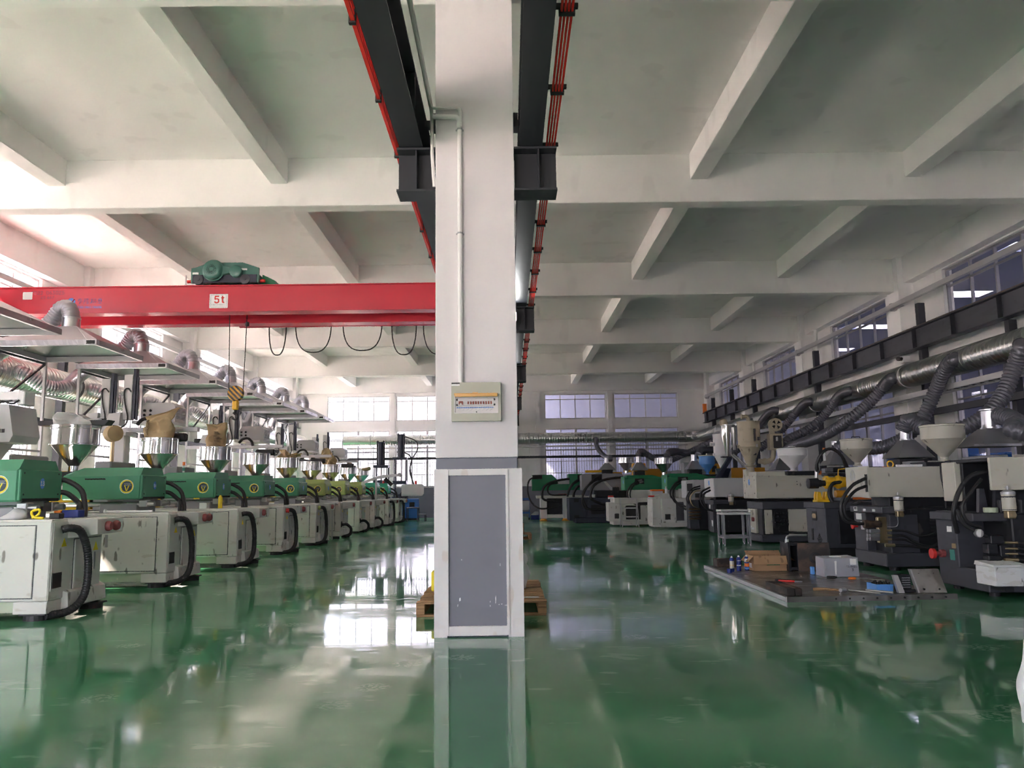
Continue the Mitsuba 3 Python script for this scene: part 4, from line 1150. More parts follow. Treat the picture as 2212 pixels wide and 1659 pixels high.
fk = obj('festoon_track', MB().box(-6.2, -1.3, CY + 1.66, CY + 1.74, 5.16, 5.20), 'm_red_crane', t)
for x in (-5.9, -4.4, -2.9, -1.5):
    obj('track_bracket', bx(x - .03, x + .03, CY + 1.53, CY + 1.72, 5.20, 5.23), 'm_red_crane', fk)
t = thing('hoist_trolley', 'dark green hoist trolley with a round finned motor on top of the red girder', 'hoist')
fr = MB().prism([(-6.72, 5.80), (-5.28, 5.80), (-5.28, 6.12), (-5.62, 6.24), (-6.36, 6.24), (-6.62, 6.14), (-6.72, 6.12)], 1, CY + .08, CY + .14)
fr.prism([(-6.72, 5.80), (-5.28, 5.80), (-5.28, 6.12), (-5.62, 6.24), (-6.36, 6.24), (-6.62, 6.14), (-6.72, 6.12)], 1, CY + 1.40, CY + 1.46).box(-6.7, -6.6, CY + .1, CY + 1.45, 5.86, 6.0).box(-5.4, -5.3, CY + .1, CY + 1.45, 5.86, 6.0)
obj('frame', fr, 'm_hoist_green', t)
obj('skirt', bx(-6.68, -5.32, CY + .06, CY + .08, 5.80, 5.97), 'm_navy', t)
for x in (-6.55, -5.56):
    for y in (CY + .17, CY + 1.37):
        obj('wheel', MB().lathe([x, y - .14, 5.865], [(.03, 0), (.105, .01), (.105, .10), (.12, .10), (.12, .12)], 24, (0, 1, 0)).cyl([x, y - .155, 5.865], [x, y - .13, 5.865], .035, n=14), 'm_dark_grey', t, 40)
mt = obj('motor', MB().lathe([-6.22, CY - .12, 6.045], [(.125, 0), (.175, .012), (.205, .05), (.215, .10), (.235, .11), (.235, .13), (.215, .14), (.215, .40)], 36, (0, 1, 0)), 'm_hoist_green', t, 40)
for k in range(18):
    a = k * 2 * PI / 18
    c, s = math.cos(a), math.sin(a)
    obj('vent_slot', MB().beam([-6.22 + .045 * c, CY - .122, 6.045 + .045 * s], [-6.22 + .108 * c, CY - .122, 6.045 + .108 * s], .015, .006), 'm_black', mt)
gb = obj('gearbox', MB().hull([[-6.10, CY - .04, 6.15], [-6.10, CY - .04, 5.93], [-5.80, CY - .02, 6.10], [-5.80, CY - .02, 6.0], [-5.73, CY - .0, 6.05], [-6.10, CY + .12, 6.15], [-6.10, CY + .12, 5.93], [-5.80, CY + .12, 6.10], [-5.80, CY + .12, 6.0], [-5.73, CY + .12, 6.05]]), 'm_hoist_green', t)
obj('brake', MB().lathe([-5.74, CY - .06, 6.02], [(.10, 0), (.13, .02), (.13, .30)], 24, (0, 1, 0)), 'm_hoist_green', t, 40)
obj('drum', MB().lathe([-6.5, CY + .78, 5.93], [(.17, 0), (.17, .03), (.14, .04), (.14, 1.1), (.17, 1.11), (.17, 1.14)], 22, (1, 0, 0)), 'm_soot', t, 40)
for x in (-6.79, -5.23):
    obj('buffer', MB().cyl([x - .05, CY + .2, 5.86], [x + .05, CY + .2, 5.86], .035, n=14), 'm_red', t, 40)
obj('winder', MB().hull([[-5.30, CY + .4, 5.80], [-5.02, CY + .4, 5.80], [-5.30, CY + .4, 6.06], [-5.02, CY + .4, 5.92], [-5.30, CY + 1.0, 5.80], [-5.02, CY + 1.0, 5.80], [-5.30, CY + 1.0, 6.06], [-5.02, CY + 1.0, 5.92]]), 'm_green_dark', t)
obj('label_plate', MB().box(-5.68, -5.52, CY + .045, CY + .055, 6.06, 6.10), 'm_plastic_white', t)
obj('label_plate', MB().box(-6.68, -6.55, CY + .045, CY + .055, 5.98, 6.02), 'm_plastic_white', t)
obj('bracket', MB().box(-6.88, -6.86, CY + .18, CY + .2, 5.76, 6.0).box(-6.90, -6.70, CY + .17, CY + .21, 5.76, 5.79), 'm_steel_grey', t)
hy = CY + .78
t = thing('hook_block', 'black and yellow striped hook block hanging from two ropes', 'hook')
obj('sheave_guard', MB().lathe([-5.92, hy - .07, 3.50], [(.10, -.01), (.16, 0), (.168, .02), (.168, .12), (.16, .14), (.10, .15)], 32, (0, 1, 0)), 'm_hazard', t, 40, label='yellow and black striped sheave guard')
obj('swivel', MB().box(-5.98, -5.86, hy - .06, hy + .06, 3.14, 3.34, ch=.02), 'm_yellow', t)
a = np.linspace(PI * .62, -PI * .9, 22)
obj('hook', MB().tube([[-5.92, hy, 3.16], [-5.92, hy, 3.10]] + [[-5.93 + .065 * math.cos(q), hy, 2.995 + .065 * math.sin(q)] for q in a], [.028, .028] + list(np.linspace(.03, .012, 22)), 10), 'm_black', t, 50)
obj('rope', MB().cyl([-6.13, hy, 5.80], [-6.075, hy, 3.50], .009, n=8), 'm_black', t, 40)
obj('rope', MB().cyl([-5.72, hy, 5.80], [-5.765, hy, 3.50], .009, n=8), 'm_black', t, 40)
obj('limit_weight', MB().lathe([-5.72, hy, 5.00], [(.03, 0), (.042, .01), (.042, .08), (.03, .09)], 12), 'm_black', t, 40)
for i, (a, b, c, bx0) in enumerate(((583, 620, 768, 0), (640, 717, 762, 0), (742, 826, 758, 0), (847, 900, 767, 0), (915, 985, 766, 0))):
    A, Bp, lo = px(a, 702, CY + 1.75), px(b, 702, CY + 1.75), px((a + b) / 2, c, CY + 1.75)
    w, dz = Bp[0] - A[0], A[2] - lo[2]
    pts = [[A[0] + w * (.5 - .5 * math.copysign(abs(math.cos(u)) ** .75, math.cos(u))), CY + 1.70, A[2] + .08 - (dz + .08) * math.sin(u) ** .8] for u in np.linspace(0, PI, 26)]
    single('festoon_cable', MB().tube(pts, .014, 6), 'm_rubber', 'black cable loop hanging under the red crane, ' + ('narrow leftmost', 'second from left', 'widest in the middle', 'fourth from left', 'partly behind the pillar')[i], 'cable', 'festoon cable loops under the crane', 50)

# ================================================================ right row


def sbox(name, mat, t, *a, ch=.01, **k):
    return obj(name, bx(*a, ch=ch), mat, t, **k)


def funnel(t, x, y, r, ztop, zdrum, zbot, mat, lid=True, rb=.06, name='hopper'):
    h = obj(name, MB().lathe([x, y, zbot], [(rb * 1.5, 0), (rb * 1.5, .02), (rb, .03), (rb, .07), (r * .98, zdrum - zbot), (r, zdrum - zbot), (r, ztop - zbot)], 30), mat, t, 30)
    obj('rim', MB().lathe([x, y, ztop], [(r, -.03), (r * 1.04, -.025), (r * 1.04, .0), (r * .9, .012)], 30), mat, h, 30)
    obj('seam', MB().beam([x + rb, y - .01, zbot + .08], [x + r * .70, y - r * .72, zdrum], .012).beam([x - rb, y - .02, zbot + .08], [x - r * .62, y - r * .78, zdrum], .010), mat, h)
    if lid:
        obj('lid_handle', MB().tube([[x - .09, y, ztop + .01], [x - .085, y, ztop + .05], [x + .085, y, ztop + .05], [x + .09, y, ztop + .01]], .009, 6), 'm_plastic_white' if lid == 'w' else 'm_black', h, 50)
    return h


def bend(t, pts, r=.022, mat='m_rubber', name='pressure_hose', n=30):
    return obj(name, MB().tube(spl(pts, n), r, 10), mat, t, 50)


def oilfilter(t, x, y, z, r=.062, mat='m_cream'):
    f = obj('oil_filter', MB().lathe([x, y, z], [(r, 0), (r, .19)], 20), mat, t, 40, label='cream oil filter canister')
    obj('cap', MB().lathe([x, y, z + .19], [(r * 1.04, 0), (r * 1.04, .03), (r * .5, .05), (.012, .055), (.012, .10)], 20).box(x - .03, x + .03, y - .006, y + .006, z + .26, z + .272), 'm_galv_bar', f, 40)
    obj('label_print', MB().lathe([x, y, z + .155], [(r * 1.01, 0), (r * 1.01, .015)], 20).lathe([x, y, z + .01], [(r * 1.01, 0), (r * 1.01, .008)], 20), 'm_print', f, 40)
    obj('valve', MB().box(x - .05, x + .05, y - .045, y + .045, z - .09, z, ch=.01).cyl([x + .02, y - .05, z - .05], [x + .02, y - .02, z - .05], .03), 'm_brass', f)
    return f


def pyr_hood(t, x, y, z, w, hgt, nr=.12, nh=.26):
    h = obj('exhaust_hood', MB().add([[x - w, y - w, z], [x + w, y - w, z], [x + w, y + w, z], [x - w, y + w, z], [x - nr, y - nr, z + hgt], [x + nr, y - nr, z + hgt], [x + nr, y + nr, z + hgt], [x - nr, y + nr, z + hgt]],
                                   [[0, 1, 5], [0, 5, 4], [1, 2, 6], [1, 6, 5], [2, 3, 7], [2, 7, 6], [3, 0, 4], [3, 4, 7]]), 'm_hood', t)
    obj('neck', MB().lathe([x, y, z + hgt - .01], [(nr * 1.12, 0), (nr * 1.12, .03), (nr, .035), (nr, nh), (nr * 1.1, nh + .01), (nr * 1.1, nh + .03)], 20), 'm_foil', h, 40)
    return h


def clamp(t, x0, x1, y0, y1, gate='m_yellow', z=1.78, body='m_light_grey', hood=True):
    sbox('bed', 'm_soot', t, x0 - 1.2, x1, y0, y1, .06, .98, ch=.02)
    sbox('fixed_platen', 'm_mid_grey', t, x0, x0 + .26, y0 + .05, y1 - .05, .98, z)
    sbox('safety_gate', gate, t, x0 + .30, x1 - .5, y0 - .01, y0 + .03, 1.0, z)
    sbox('clamp_cover', body, t, x1 - .75, x1 + .2, y0 + .04, y1 - .04, .98, z - .1)


# ---- nearest machine, cut by the right picture edge
t = thing('moulding_machine', 'black and cream moulding machine cut by the right picture edge', 'moulding machine')
sbox('base', 'm_soot', t, 5.95, 8.6, 9.42, 10.42, .10, .96, ch=.015)
sbox('end_column', 'm_dark_grey', t, 5.60, 6.0, 9.98, 10.45, .12, .98, ch=.012)
sbox('skirt', 'm_dark_grey', t, 5.60, 8.4, 9.40, 10.45, .055, .30, ch=.012)
sbox('ledge', 'm_dark_grey', t, 5.54, 6.6, 9.50, 10.48, .87, .97, ch=.01)
for fx, fy in ((5.75, 10.3), (5.75, 9.55), (8.2, 9.6)):
    obj('foot', MB().cyl([fx, fy, 0], [fx, fy, .055], .06), 'm_black', t, 40)
sbox('cover_end', 'm_cream', t, 5.72, 5.80, 10.12, 10.42, 1.10, 1.60, ch=.008)
sbox('cover_back', 'm_soot', t, 5.79, 6.2, 10.06, 10.12, .97, 1.60)
sbox('cover_top', 'm_soot', t, 5.75, 8.2, 9.42, 10.40, 1.58, 1.625)
sbox('cover_core', 'm_soot', t, 6.1, 8.2, 9.62, 10.3, 1.0, 1.58)
sbox('cover_side', 'm_cream', t, 5.72, 8.3, 9.37, 9.41, 1.24, 1.63, ch=.008)
for x in (5.86, 6.06):
    obj('pivot', MB().hull([[x - .06, 9.8, .97], [x + .06, 9.8, .97], [x - .06, 9.86, .97], [x + .06, 9.86, .97], [x - .03, 9.8, 1.26], [x + .03, 9.8, 1.26], [x - .03, 9.86, 1.26], [x + .03, 9.86, 1.26]]), 'm_dark_grey', t)
bend(t, [px(2132, 1018, 9.5), px(2095, 1030, 9.45), px(2070, 1065, 9.45), px(2060, 1110, 9.45), px(2068, 1150, 9.6)], .028)
bend(t, [px(2120, 1035, 9.5), px(2098, 1062, 9.45), px(2078, 1095, 9.45), px(2090, 1128, 9.45), px(2118, 1140, 9.5)], .022)
bend(t, [px(2066, 1100, 9.4), px(2080, 1130, 9.4), px(2110, 1150, 9.4), px(2150, 1165, 9.42)], .02)
oilfilter(t, px(2180, 1095, 9.34)[0], 9.34, 1.0, .075)
obj('gauge', MB().cyl(px(2116, 1152, 9.36), px(2116, 1152, 9.36) + [0, .04, 0], .05, n=20), 'm_brushed', t, 40)
obj('gauge_face', MB().cyl(px(2116, 1152, 9.356), px(2116, 1152, 9.355) + [0, .004, 0], .042, n=20), 'm_plastic_white', t, 40)
vb = MB()
for a, b, w, h in ((2150, 1165, .16, .10), (2140, 1185, .12, .12), (2165, 1190, .10, .14), (2145, 1205, .16, .06)):
    c = px(a, b, 9.38)
    vb.box(c[0] - w / 2, c[0] + w / 2, 9.33, 9.45, c[2] - h / 2, c[2] + h / 2, ch=.01)
obj('valve_block', vb, 'm_soot', t)
for b in (1172, 1185, 1196, 1209):
    c = px(2170, b, 9.34)
    obj('fitting', MB().cyl(c, c + [.16, 0, -.005], .013 if b < 1200 else .02, n=10), 'm_brass', t, 40)
    bend(t, [c + [.15, 0, 0], c + [.35, 0, -.03], c + [.7, -.02, -.06]], .016)
c = px(2042, 1199, 9.0)
obj('isolator', MB().lathe([5.60, 10.3, .44], [(.05, 0), (.05, .05), (.03, .06), (.03, .12)], 16, (-1, 0, 0)), 'm_dull_red', t, 40)
obj('isolator_cap', MB().cyl([5.47, 10.3, .44], [5.43, 10.3, .44], .065, n=18), 'm_red', t, 40)
obj('label_plate', bx(5.592, 5.602, 10.06, 10.16, .37, .50), 'm_teal', t)
obj('label_plate', bx(5.592, 5.602, 10.08, 10.18, .72, .79), 'm_plastic_white', t)
obj('label_plate', bx(5.592, 5.602, 10.02, 10.10, .52, .58), 'm_brass', t)
for a, r in ((6.35, .05), (6.2, .045), (5.95, .04)):
    obj('pump_filter', MB().cyl([a, 9.6, .96], [a, 9.6, 1.12], r), 'm_soot', t, 40)
t = thing('tape_roll', 'pale green tape roll standing on the ledge of the nearest right machine', 'tape roll')
c = px(2140, 1103, 9.55)
obj('roll', MB().lathe([c[0], 9.55, .975], [(.075, 0), (.08, .01), (.08, .055), (.075, .06)], 20), 'm_teal' if 0 else 'm_plinth', t, 40)
t = thing('metal_case', 'battered white metal box fixed low on the nearest right machine', 'box')
X0, X1, Y0, Y1 = 5.46, 5.84, 9.03, 9.40
pr('m_white_batter', worn((0.66, 0.67, 0.68), (0.52, 0.52, 0.50), 0.55, 9.0, (0.12, 0.11, 0.10)), 0.5)
obj('body', bx(X0, X1, Y0, Y1, .17, .385, ch=.008), 'm_white_batter', t)
obj('lid', MB().hull([[X0 - .015, Y0 - .015, .385], [X1 + .015, Y0 - .015, .385], [X1 + .015, Y1, .385], [X0 - .015, Y1, .385], [X0 - .015, Y0 - .015, .405], [X1 + .015, Y0 - .015, .405], [X1, Y1, .43], [X0, Y1, .43]]), 'm_white_batter', t)
obj('bracket', bx(5.62, 5.72, Y0 + .1, 9.45, .10, .17), 'm_soot', t)

# ---- machine marked 14
t = thing('moulding_machine', 'cream moulding machine with number 14 in an oval, second of the right row', 'moulding machine')
sbox('base', 'm_soot', t, 6.02, 8.6, 12.52, 13.52, .10, .95, ch=.015)
sbox('end_panel', 'm_dark_grey', t, 5.88, 6.1, 13.12, 13.56, .14, .95)
sbox('skirt', 'm_dark_grey', t, 5.86, 8.5, 12.45, 13.56, .06, .27, ch=.012)
sbox('ledge', 'm_dark_grey', t, 5.84, 6.16, 12.45, 13.60, .88, .99, ch=.012)
sbox('near_panel', 'm_dark_grey', t, 5.98, 6.42, 12.49, 12.53, .27, .86)
for fx, fy in ((6.0, 13.4), (6.05, 12.6), (8.2, 12.6)):
    obj('foot', MB().cyl([fx, fy, 0], [fx, fy, .06], .08), 'm_black', t, 40)
sbox('carriage', 'm_soot', t, 6.1, 8.2, 12.72, 13.35, .94, 1.14)
cv = obj('cover', MB().hull([[5.75, 12.62, 1.14], [5.75, 13.40, 1.13], [5.75, 12.62, 1.61], [5.75, 13.40, 1.61], [8.3, 12.62, 1.10], [8.3, 13.40, 1.10], [8.3, 12.62, 1.61], [8.3, 13.40, 1.61]]), 'm_cream', t)
obj('end_plate', MB().prism([(12.60, 1.12), (13.42, 1.16), (13.42, 1.625), (12.60, 1.63)], 0, 5.73, 5.76), 'm_cream', cv)
obj('slot', bx(5.725, 5.735, 12.62, 12.70, 1.22, 1.50), 'm_black', cv)
obj('number', text('14', .11, [5.727, 13.15, 1.47], (0, -1, 0), (0, 0, 1)), 'm_light_grey', cv)
n = np.linspace(0, 2 * PI, 30)
obj('number_ring', MB().tube([[5.728, 13.15 + .085 * math.cos(a), 1.47 + .11 * math.sin(a)] for a in n], .004, 5), 'm_light_grey', cv)
obj('strip', bx(6.22, 6.62, 12.60, 12.66, 1.61, 1.645), 'm_plastic_white', cv)
funnel(t, 7.26, 13.1, .335, 2.30, 2.07, 1.70, 'm_cream', False)
sbox('hopper_slide', 'm_soot', t, 6.8, 7.8, 12.85, 13.35, 1.61, 1.69)
bend(t, [px(2033, 1008, 12.58), px(2034, 1030, 12.55), px(2040, 1060, 12.55), px(2044, 1098, 12.56)], .018)
obj('hose_tip', MB().cyl(px(2033, 1003, 12.57), px(2034, 1022, 12.56), .024), 'm_black', t, 40)
bend(t, [px(1868, 1034, 12.66), px(1840, 1050, 12.4), px(1818, 1085, 12.35), px(1822, 1120, 12.35), px(1845, 1131, 12.4), px(1878, 1130, 12.48)], .026)
bend(t, [px(1870, 1050, 12.66), px(1845, 1062, 12.45), px(1824, 1092, 12.42), px(1830, 1118, 12.42), px(1850, 1130, 12.44)], .024)
oilfilter(t, px(1942, 1100, 12.4)[0], 12.4, .92, .072)
bend(t, [px(1938, 1113, 12.40), px(1940, 1130, 12.42), px(1934, 1138, 12.44), px(1915, 1138, 12.46)], .008, 'm_steel_grey')
c = px(1905, 1148, 12.46)
obj('manifold', bx(c[0] - .07, c[0] + .07, 12.42, 12.50, .43, .83, ch=.008), 'm_brass', t)
obj('solenoid', MB().cyl(px(1868, 1132, 12.44), px(1902, 1132, 12.44), .055).cyl(px(1866, 1132, 12.44), px(1874, 1132, 12.44), .065), 'm_rusty', t, 40)
for b in (1147, 1156, 1164):
    c = px(1876, b, 12.44)
    obj('valve', MB().box(c[0], c[0] + .16, 12.38, 12.5, c[2] - .028, c[2] + .028, ch=.008).cyl(c + [-.02, 0, 0], c + [.0, 0, 0], .03), 'm_steel_grey', t)
for b, e in ((1146, ((1990, 1158), (2020, 1150), (2048, 1125))), (1157, ((1975, 1170), (2010, 1180), (2055, 1172))), (1165, ((1970, 1172), (2005, 1182), (2050, 1160))), (1178, ((1970, 1180), (2010, 1185), (2060, 1186)))):
    c = px(1912, b, 12.43)
    big = b == 1178
    obj('fitting', MB().cyl(c, c + [.15 if big else .11, 0, 0], .025 if big else .016, n=12), 'm_brass', t, 40)
    bend(t, [c + [.10, 0, 0], c + [.30, 0, -.01]] + [px(u, v, 12.44) for u, v in e], .022 if big else .017)
for x in (6.26, 6.62):
    obj('louvre', sum_mb([MB().hull([[x, 12.52, z], [x + .15, 12.52, z], [x, 12.505, z], [x + .15, 12.505, z], [x, 12.52, z + .03], [x + .15, 12.52, z + .03]]) for z in np.arange(.48, .76, .055)]), 'm_soot', t, kind='stuff')
obj('stop_button', MB().lathe([5.88, 13.45, .66], [(.035, 0), (.035, .05), (.055, .055), (.06, .09), (.03, .10)], 18, (-1, 0, 0)), 'm_red', t, 40, label='red emergency stop button')
obj('label_plate', bx(5.872, 5.882, 13.18, 13.30, .60, .73), 'm_light_grey', t)
obj('label_plate', bx(5.872, 5.882, 13.26, 13.46, .76, .86), 'm_plastic_white', t)
for yy, w in ((13.40, .09), (13.05, .05), (12.72, .05)):
    obj('barcode_label', bx(5.834, 5.842, yy - w, yy + .04, .905, .975 if w > .06 else .945), 'm_plastic_white', t)
obj('bar_lines', sum_mb([bx(5.832, 5.835, 13.33 + .014 * q, 13.336 + .014 * q + .003 * (q % 3), .925, .97) for q in range(7)]), 'm_print', t, kind='stuff')
obj('eye_bolt', MB().tube([[6.25 + .05 * math.cos(a), 12.9, 1.66 + .05 * math.sin(a)] for a in n], .012, 6), 'm_yellow', t, 50)
clamp(t, 7.75, 9.9, 12.55, 13.5, 'm_cream')
h = pyr_hood(t, 8.02, 13.0, 1.93, .44, .30, .14, .30)
obj('front_rim', bx(7.45, 8.20, 12.53, 12.55, 1.915, 1.955), 'm_galv', h)

# ---- machine with the open yellow motor
t = thing('moulding_machine', 'dark grey moulding machine with a bare yellow hydraulic motor on top', 'moulding machine')
cb = sbox('cabinet', 'm_dark_grey', t, 6.00, 8.4, 15.10, 16.05, .16, .98, ch=.015)
sbox('lid', 'm_dark_grey', t, 5.97, 8.4, 15.05, 16.08, .90, 1.02, ch=.01)
sbox('near_panel', 'm_soot', t, 6.25, 8.0, 15.08, 15.11, .24, .86, ch=.006)
sbox('skirt', 'm_black', t, 6.06, 8.3, 15.14, 16.0, .0, .18)
obj('window', bx(5.992, 6.002, 15.50, 15.72, .66, .84), 'm_black', cb)
obj('window_glass', MB().cyl([5.985, 15.57, .75], [5.995, 15.57, .75], .05).cyl([5.985, 15.66, .75], [5.995, 15.66, .75], .05), 'm_brass', cb, 40)
obj('handle_slot', bx(5.990, 6.002, 15.72, 15.80, .28, .50, ch=.01), 'm_black', cb)
vh = MB()
for i in range(9):
    for j in range(9 - abs(i - 4) * 2):
        yy, zz = 15.42 - (i - 4) * .028, .31 + (j - (8 - abs(i - 4) * 2) / 2) * .026
        vh.cyl([5.992, yy, zz], [6.0, yy, zz], .0095, n=6)
obj('vent_holes', vh, 'm_black', cb, kind='stuff')
obj('motor_bracket', MB().box(5.98, 6.26, 15.38, 15.62, 1.02, 1.06, ch=.006).prism([(6.0, 1.05), (6.11, 1.05), (6.08, 1.14), (6.07, 1.21), (6.02, 1.22), (6.0, 1.15)], 1, 15.40, 15.46).prism([(6.14, 1.05), (6.25, 1.05), (6.25, 1.15), (6.23, 1.22), (6.18, 1.21), (6.165, 1.14)], 1, 15.40, 15.46)
    .prism([(6.0, 1.05), (6.11, 1.05), (6.08, 1.14), (6.07, 1.21), (6.02, 1.22), (6.0, 1.15)], 1, 15.54, 15.60).prism([(6.14, 1.05), (6.25, 1.05), (6.25, 1.15), (6.23, 1.22), (6.18, 1.21), (6.165, 1.14)], 1, 15.54, 15.60), 'm_yellow', t)
mo = obj('motor_flange', MB().lathe([6.20, 15.5, 1.40], [(.09, 0), (.125, .01), (.125, .05), (.095, .06), (.095, .20), (.13, .24), (.13, .28), (.11, .30), (.08, .52)], 26, (1, 0, 0)), 'm_yellow', t, 35)
obj('bolts', sum_mb([MB().cyl([6.19, 15.5 + .108 * math.cos(a), 1.40 + .108 * math.sin(a)], [6.27, 15.5 + .108 * math.cos(a), 1.40 + .108 * math.sin(a)], .016, n=8) for a in np.arange(8) * PI / 4]), 'm_yellow', mo, kind='stuff')
obj('motor', MB().lathe([5.86, 15.5, 1.38], [(.06, 0), (.10, .01), (.10, .20), (.07, .22), (.07, .26), (.055, .27), (.055, .36)], 18, (1, 0, 0)), 'm_soot', t, 30)
obj('oil_tank', MB().cyl([6.4, 15.52, 1.17], [6.85, 15.52, 1.17], .07, n=16), 'm_amber', t, 40)
for q, d in enumerate((0, .06)):
    bend(t, [px(1764 + q * 4, 1022, 15.5), px(1765, 1000, 15.45 + d), px(1778, 976, 15.4 + d), px(1798, 970, 15.45 + d), px(1818, 985, 15.5 + d), px(1828 + q * 4, 1012, 15.6)], .030, n=36)
obj('hose_tip', MB().cyl(px(1764, 1032, 15.5), px(1764, 1015, 15.5), .036), 'm_brushed', t, 40)
for q in range(2):
    bend(t, [px(1816, 1041, 15.4), px(1798, 1046, 15.3), px(1791 + q * 4, 1068, 15.25), px(1804, 1090 + q, 15.2), px(1830, 1093 + 2 * q, 15.1), px(1858, 1082 + 3 * q, 15.0)], .034 - .006 * q, n=34)
obj('frame_loop', MB().tube([px(1810, 1030, 15.6), px(1811, 1014, 15.6), px(1830, 1012, 15.6)], .014, 6), 'm_yellow', t)
obj('barrel', MB().cyl([6.6, 15.55, 1.42], [8.0, 15.55, 1.42], .10), 'm_soot', t, 40)
sbox('top_rail', 'm_soot', t, 6.3, 7.9, 15.6, 15.9, 1.52, 1.58)
sbox('red_stripe', 'm_red', t, 6.75, 7.15, 15.58, 15.60, 1.53, 1.58, ch=0)
sbox('white_stripe', 'm_cream', t, 7.15, 7.3, 15.58, 15.60, 1.53, 1.58, ch=0)
funnel(t, 7.09, 16.0, .305, 2.26, 2.06, 1.72, 'm_beige' if 0 else 'm_cream', 'b')
sbox('hopper_slide', 'm_soot', t, 6.5, 7.5, 15.8, 16.2, 1.60, 1.70)
clamp(t, 7.75, 9.8, 15.1, 16.05, 'm_cream')
pyr_hood(t, 8.02, 15.8, 1.86, .36, .36, .115, .26)
sbox('hood_stand', 'm_soot', t, 7.7, 8.35, 15.5, 16.0, 1.68, 1.84)

# ---- cream machine behind the steel plate
t = thing('moulding_machine', 'cream topped machine with cream lower panels between the dark grey cabinet and the work tables', 'moulding machine')
cv = obj('cover', bx(6.0, 7.9, 19.2, 20.25, 1.05, 1.61, ch=.015), 'm_beige' if 0 else 'm_cream', t)
obj('ridge', MB().hull([[6.05, 19.25, 1.60], [6.05, 20.2, 1.60], [6.05, 19.3, 1.70], [6.05, 20.15, 1.70], [7.1, 19.3, 1.70], [7.1, 20.15, 1.70], [7.35, 19.25, 1.60], [7.35, 20.2, 1.60]]), 'm_cream', cv)
obj('ridge_end', bx(6.0, 6.10, 19.9, 20.2, 1.6, 1.78), 'm_cream', cv)
obj('number_badge', disc([5.998, 19.72, 1.45], (-1, 0, 0), .075, .004, 24, .75), 'm_badge_blue', cv)
obj('bolt', sum_mb([MB().cyl([5.992, yy, zz], [6.0, yy, zz], .012, n=8) for yy in (19.3, 20.1) for zz in (1.18, 1.5)] + [MB().cyl([7.0, 19.19, zz], [7.0, 19.2, zz], .012, n=8) for zz in (1.38, 1.45)]), 'm_black', cv, kind='stuff')
sbox('base', 'm_soot', t, 6.05, 8.2, 19.0, 20.1, .08, .96, ch=.02)
sbox('ledge', 'm_dark_grey', t, 6.04, 8.2, 18.92, 20.15, .80, .98, ch=.015)
sbox('skirt', 'm_dark_grey', t, 5.98, 8.2, 18.92, 20.12, .03, .20, ch=.02)
obj('end_panel', bx(6.0, 6.06, 19.35, 20.0, .22, .80, ch=.006), 'm_cream', t)
sbox('corner_panel', 'm_cream', t, 6.10, 6.28, 18.965, 19.01, .22, .79, ch=.006)
sbox('side_panel', 'm_cream', t, 6.66, 7.6, 18.955, 19.01, .10, .80, ch=.006)
obj('isolator', MB().cyl([5.95, 19.5, .55], [6.0, 19.5, .55], .05, n=16), 'm_dull_red', t, 40)
for z, yy in ((.72, 19.8), (.64, 19.8), (.34, 19.8), (.3, 19.6)):
    obj('label_plate', bx(5.990, 5.999, yy - .09, yy + .09, z, z + .05), 'm_plastic_white', t)
vb = MB()
rr = random.Random(5)
for q in range(16):
    x, z = 6.36 + .07 * (q % 4), .42 + .085 * (q // 4)
    vb.box(x, x + .06, 18.90 - .04 * rr.random(), 19.0, z, z + .06, ch=.008)
obj('valve_block', vb, 'm_soot', t, kind='stuff')
for q in range(4):
    bend(t, [[6.34, 18.93, .74 - q * .05], [6.29 - .01 * q, 18.88, .62 - q * .04], [6.31, 18.88, .40 - .02 * q], [6.42, 18.9, .30 + .04 * q]], .012)
obj('hose', MB().tube(spl([[6.40, 18.88, .28], [6.8, 18.85, .25], [7.2, 18.85, .24], [7.7, 18.9, .25]], 20), .028, 8), 'm_rubber', t, 50)
obj('handle', MB().cyl([6.27, 18.93, .52], [6.27, 18.97, .52], .02).cyl([6.27, 18.93, .52], [6.33, 18.92, .49], .012), 'm_steel_grey', t, 40)
funnel(t, 6.98, 19.35, .345, 2.26, 2.08, 1.70, 'm_white_grey', 'w')
sbox('hopper_slide', 'm_soot', t, 6.75, 7.5, 19.1, 19.7, 1.60, 1.70)
clamp(t, 7.95, 9.9, 19.0, 20.1, 'm_orange', body='m_green_dark')
pyr_hood(t, 8.1, 19.4, 1.84, .33, .34, .11, .22)
obj('signal_tower', MB().cyl([7.75, 19.3, 1.95], [7.75, 19.3, 2.18], .03), 'm_plastic_white', t, 40)
obj('signal_lens', MB().cyl([7.75, 19.3, 2.18], [7.75, 19.3, 2.26], .032), 'm_orange', t, 40)


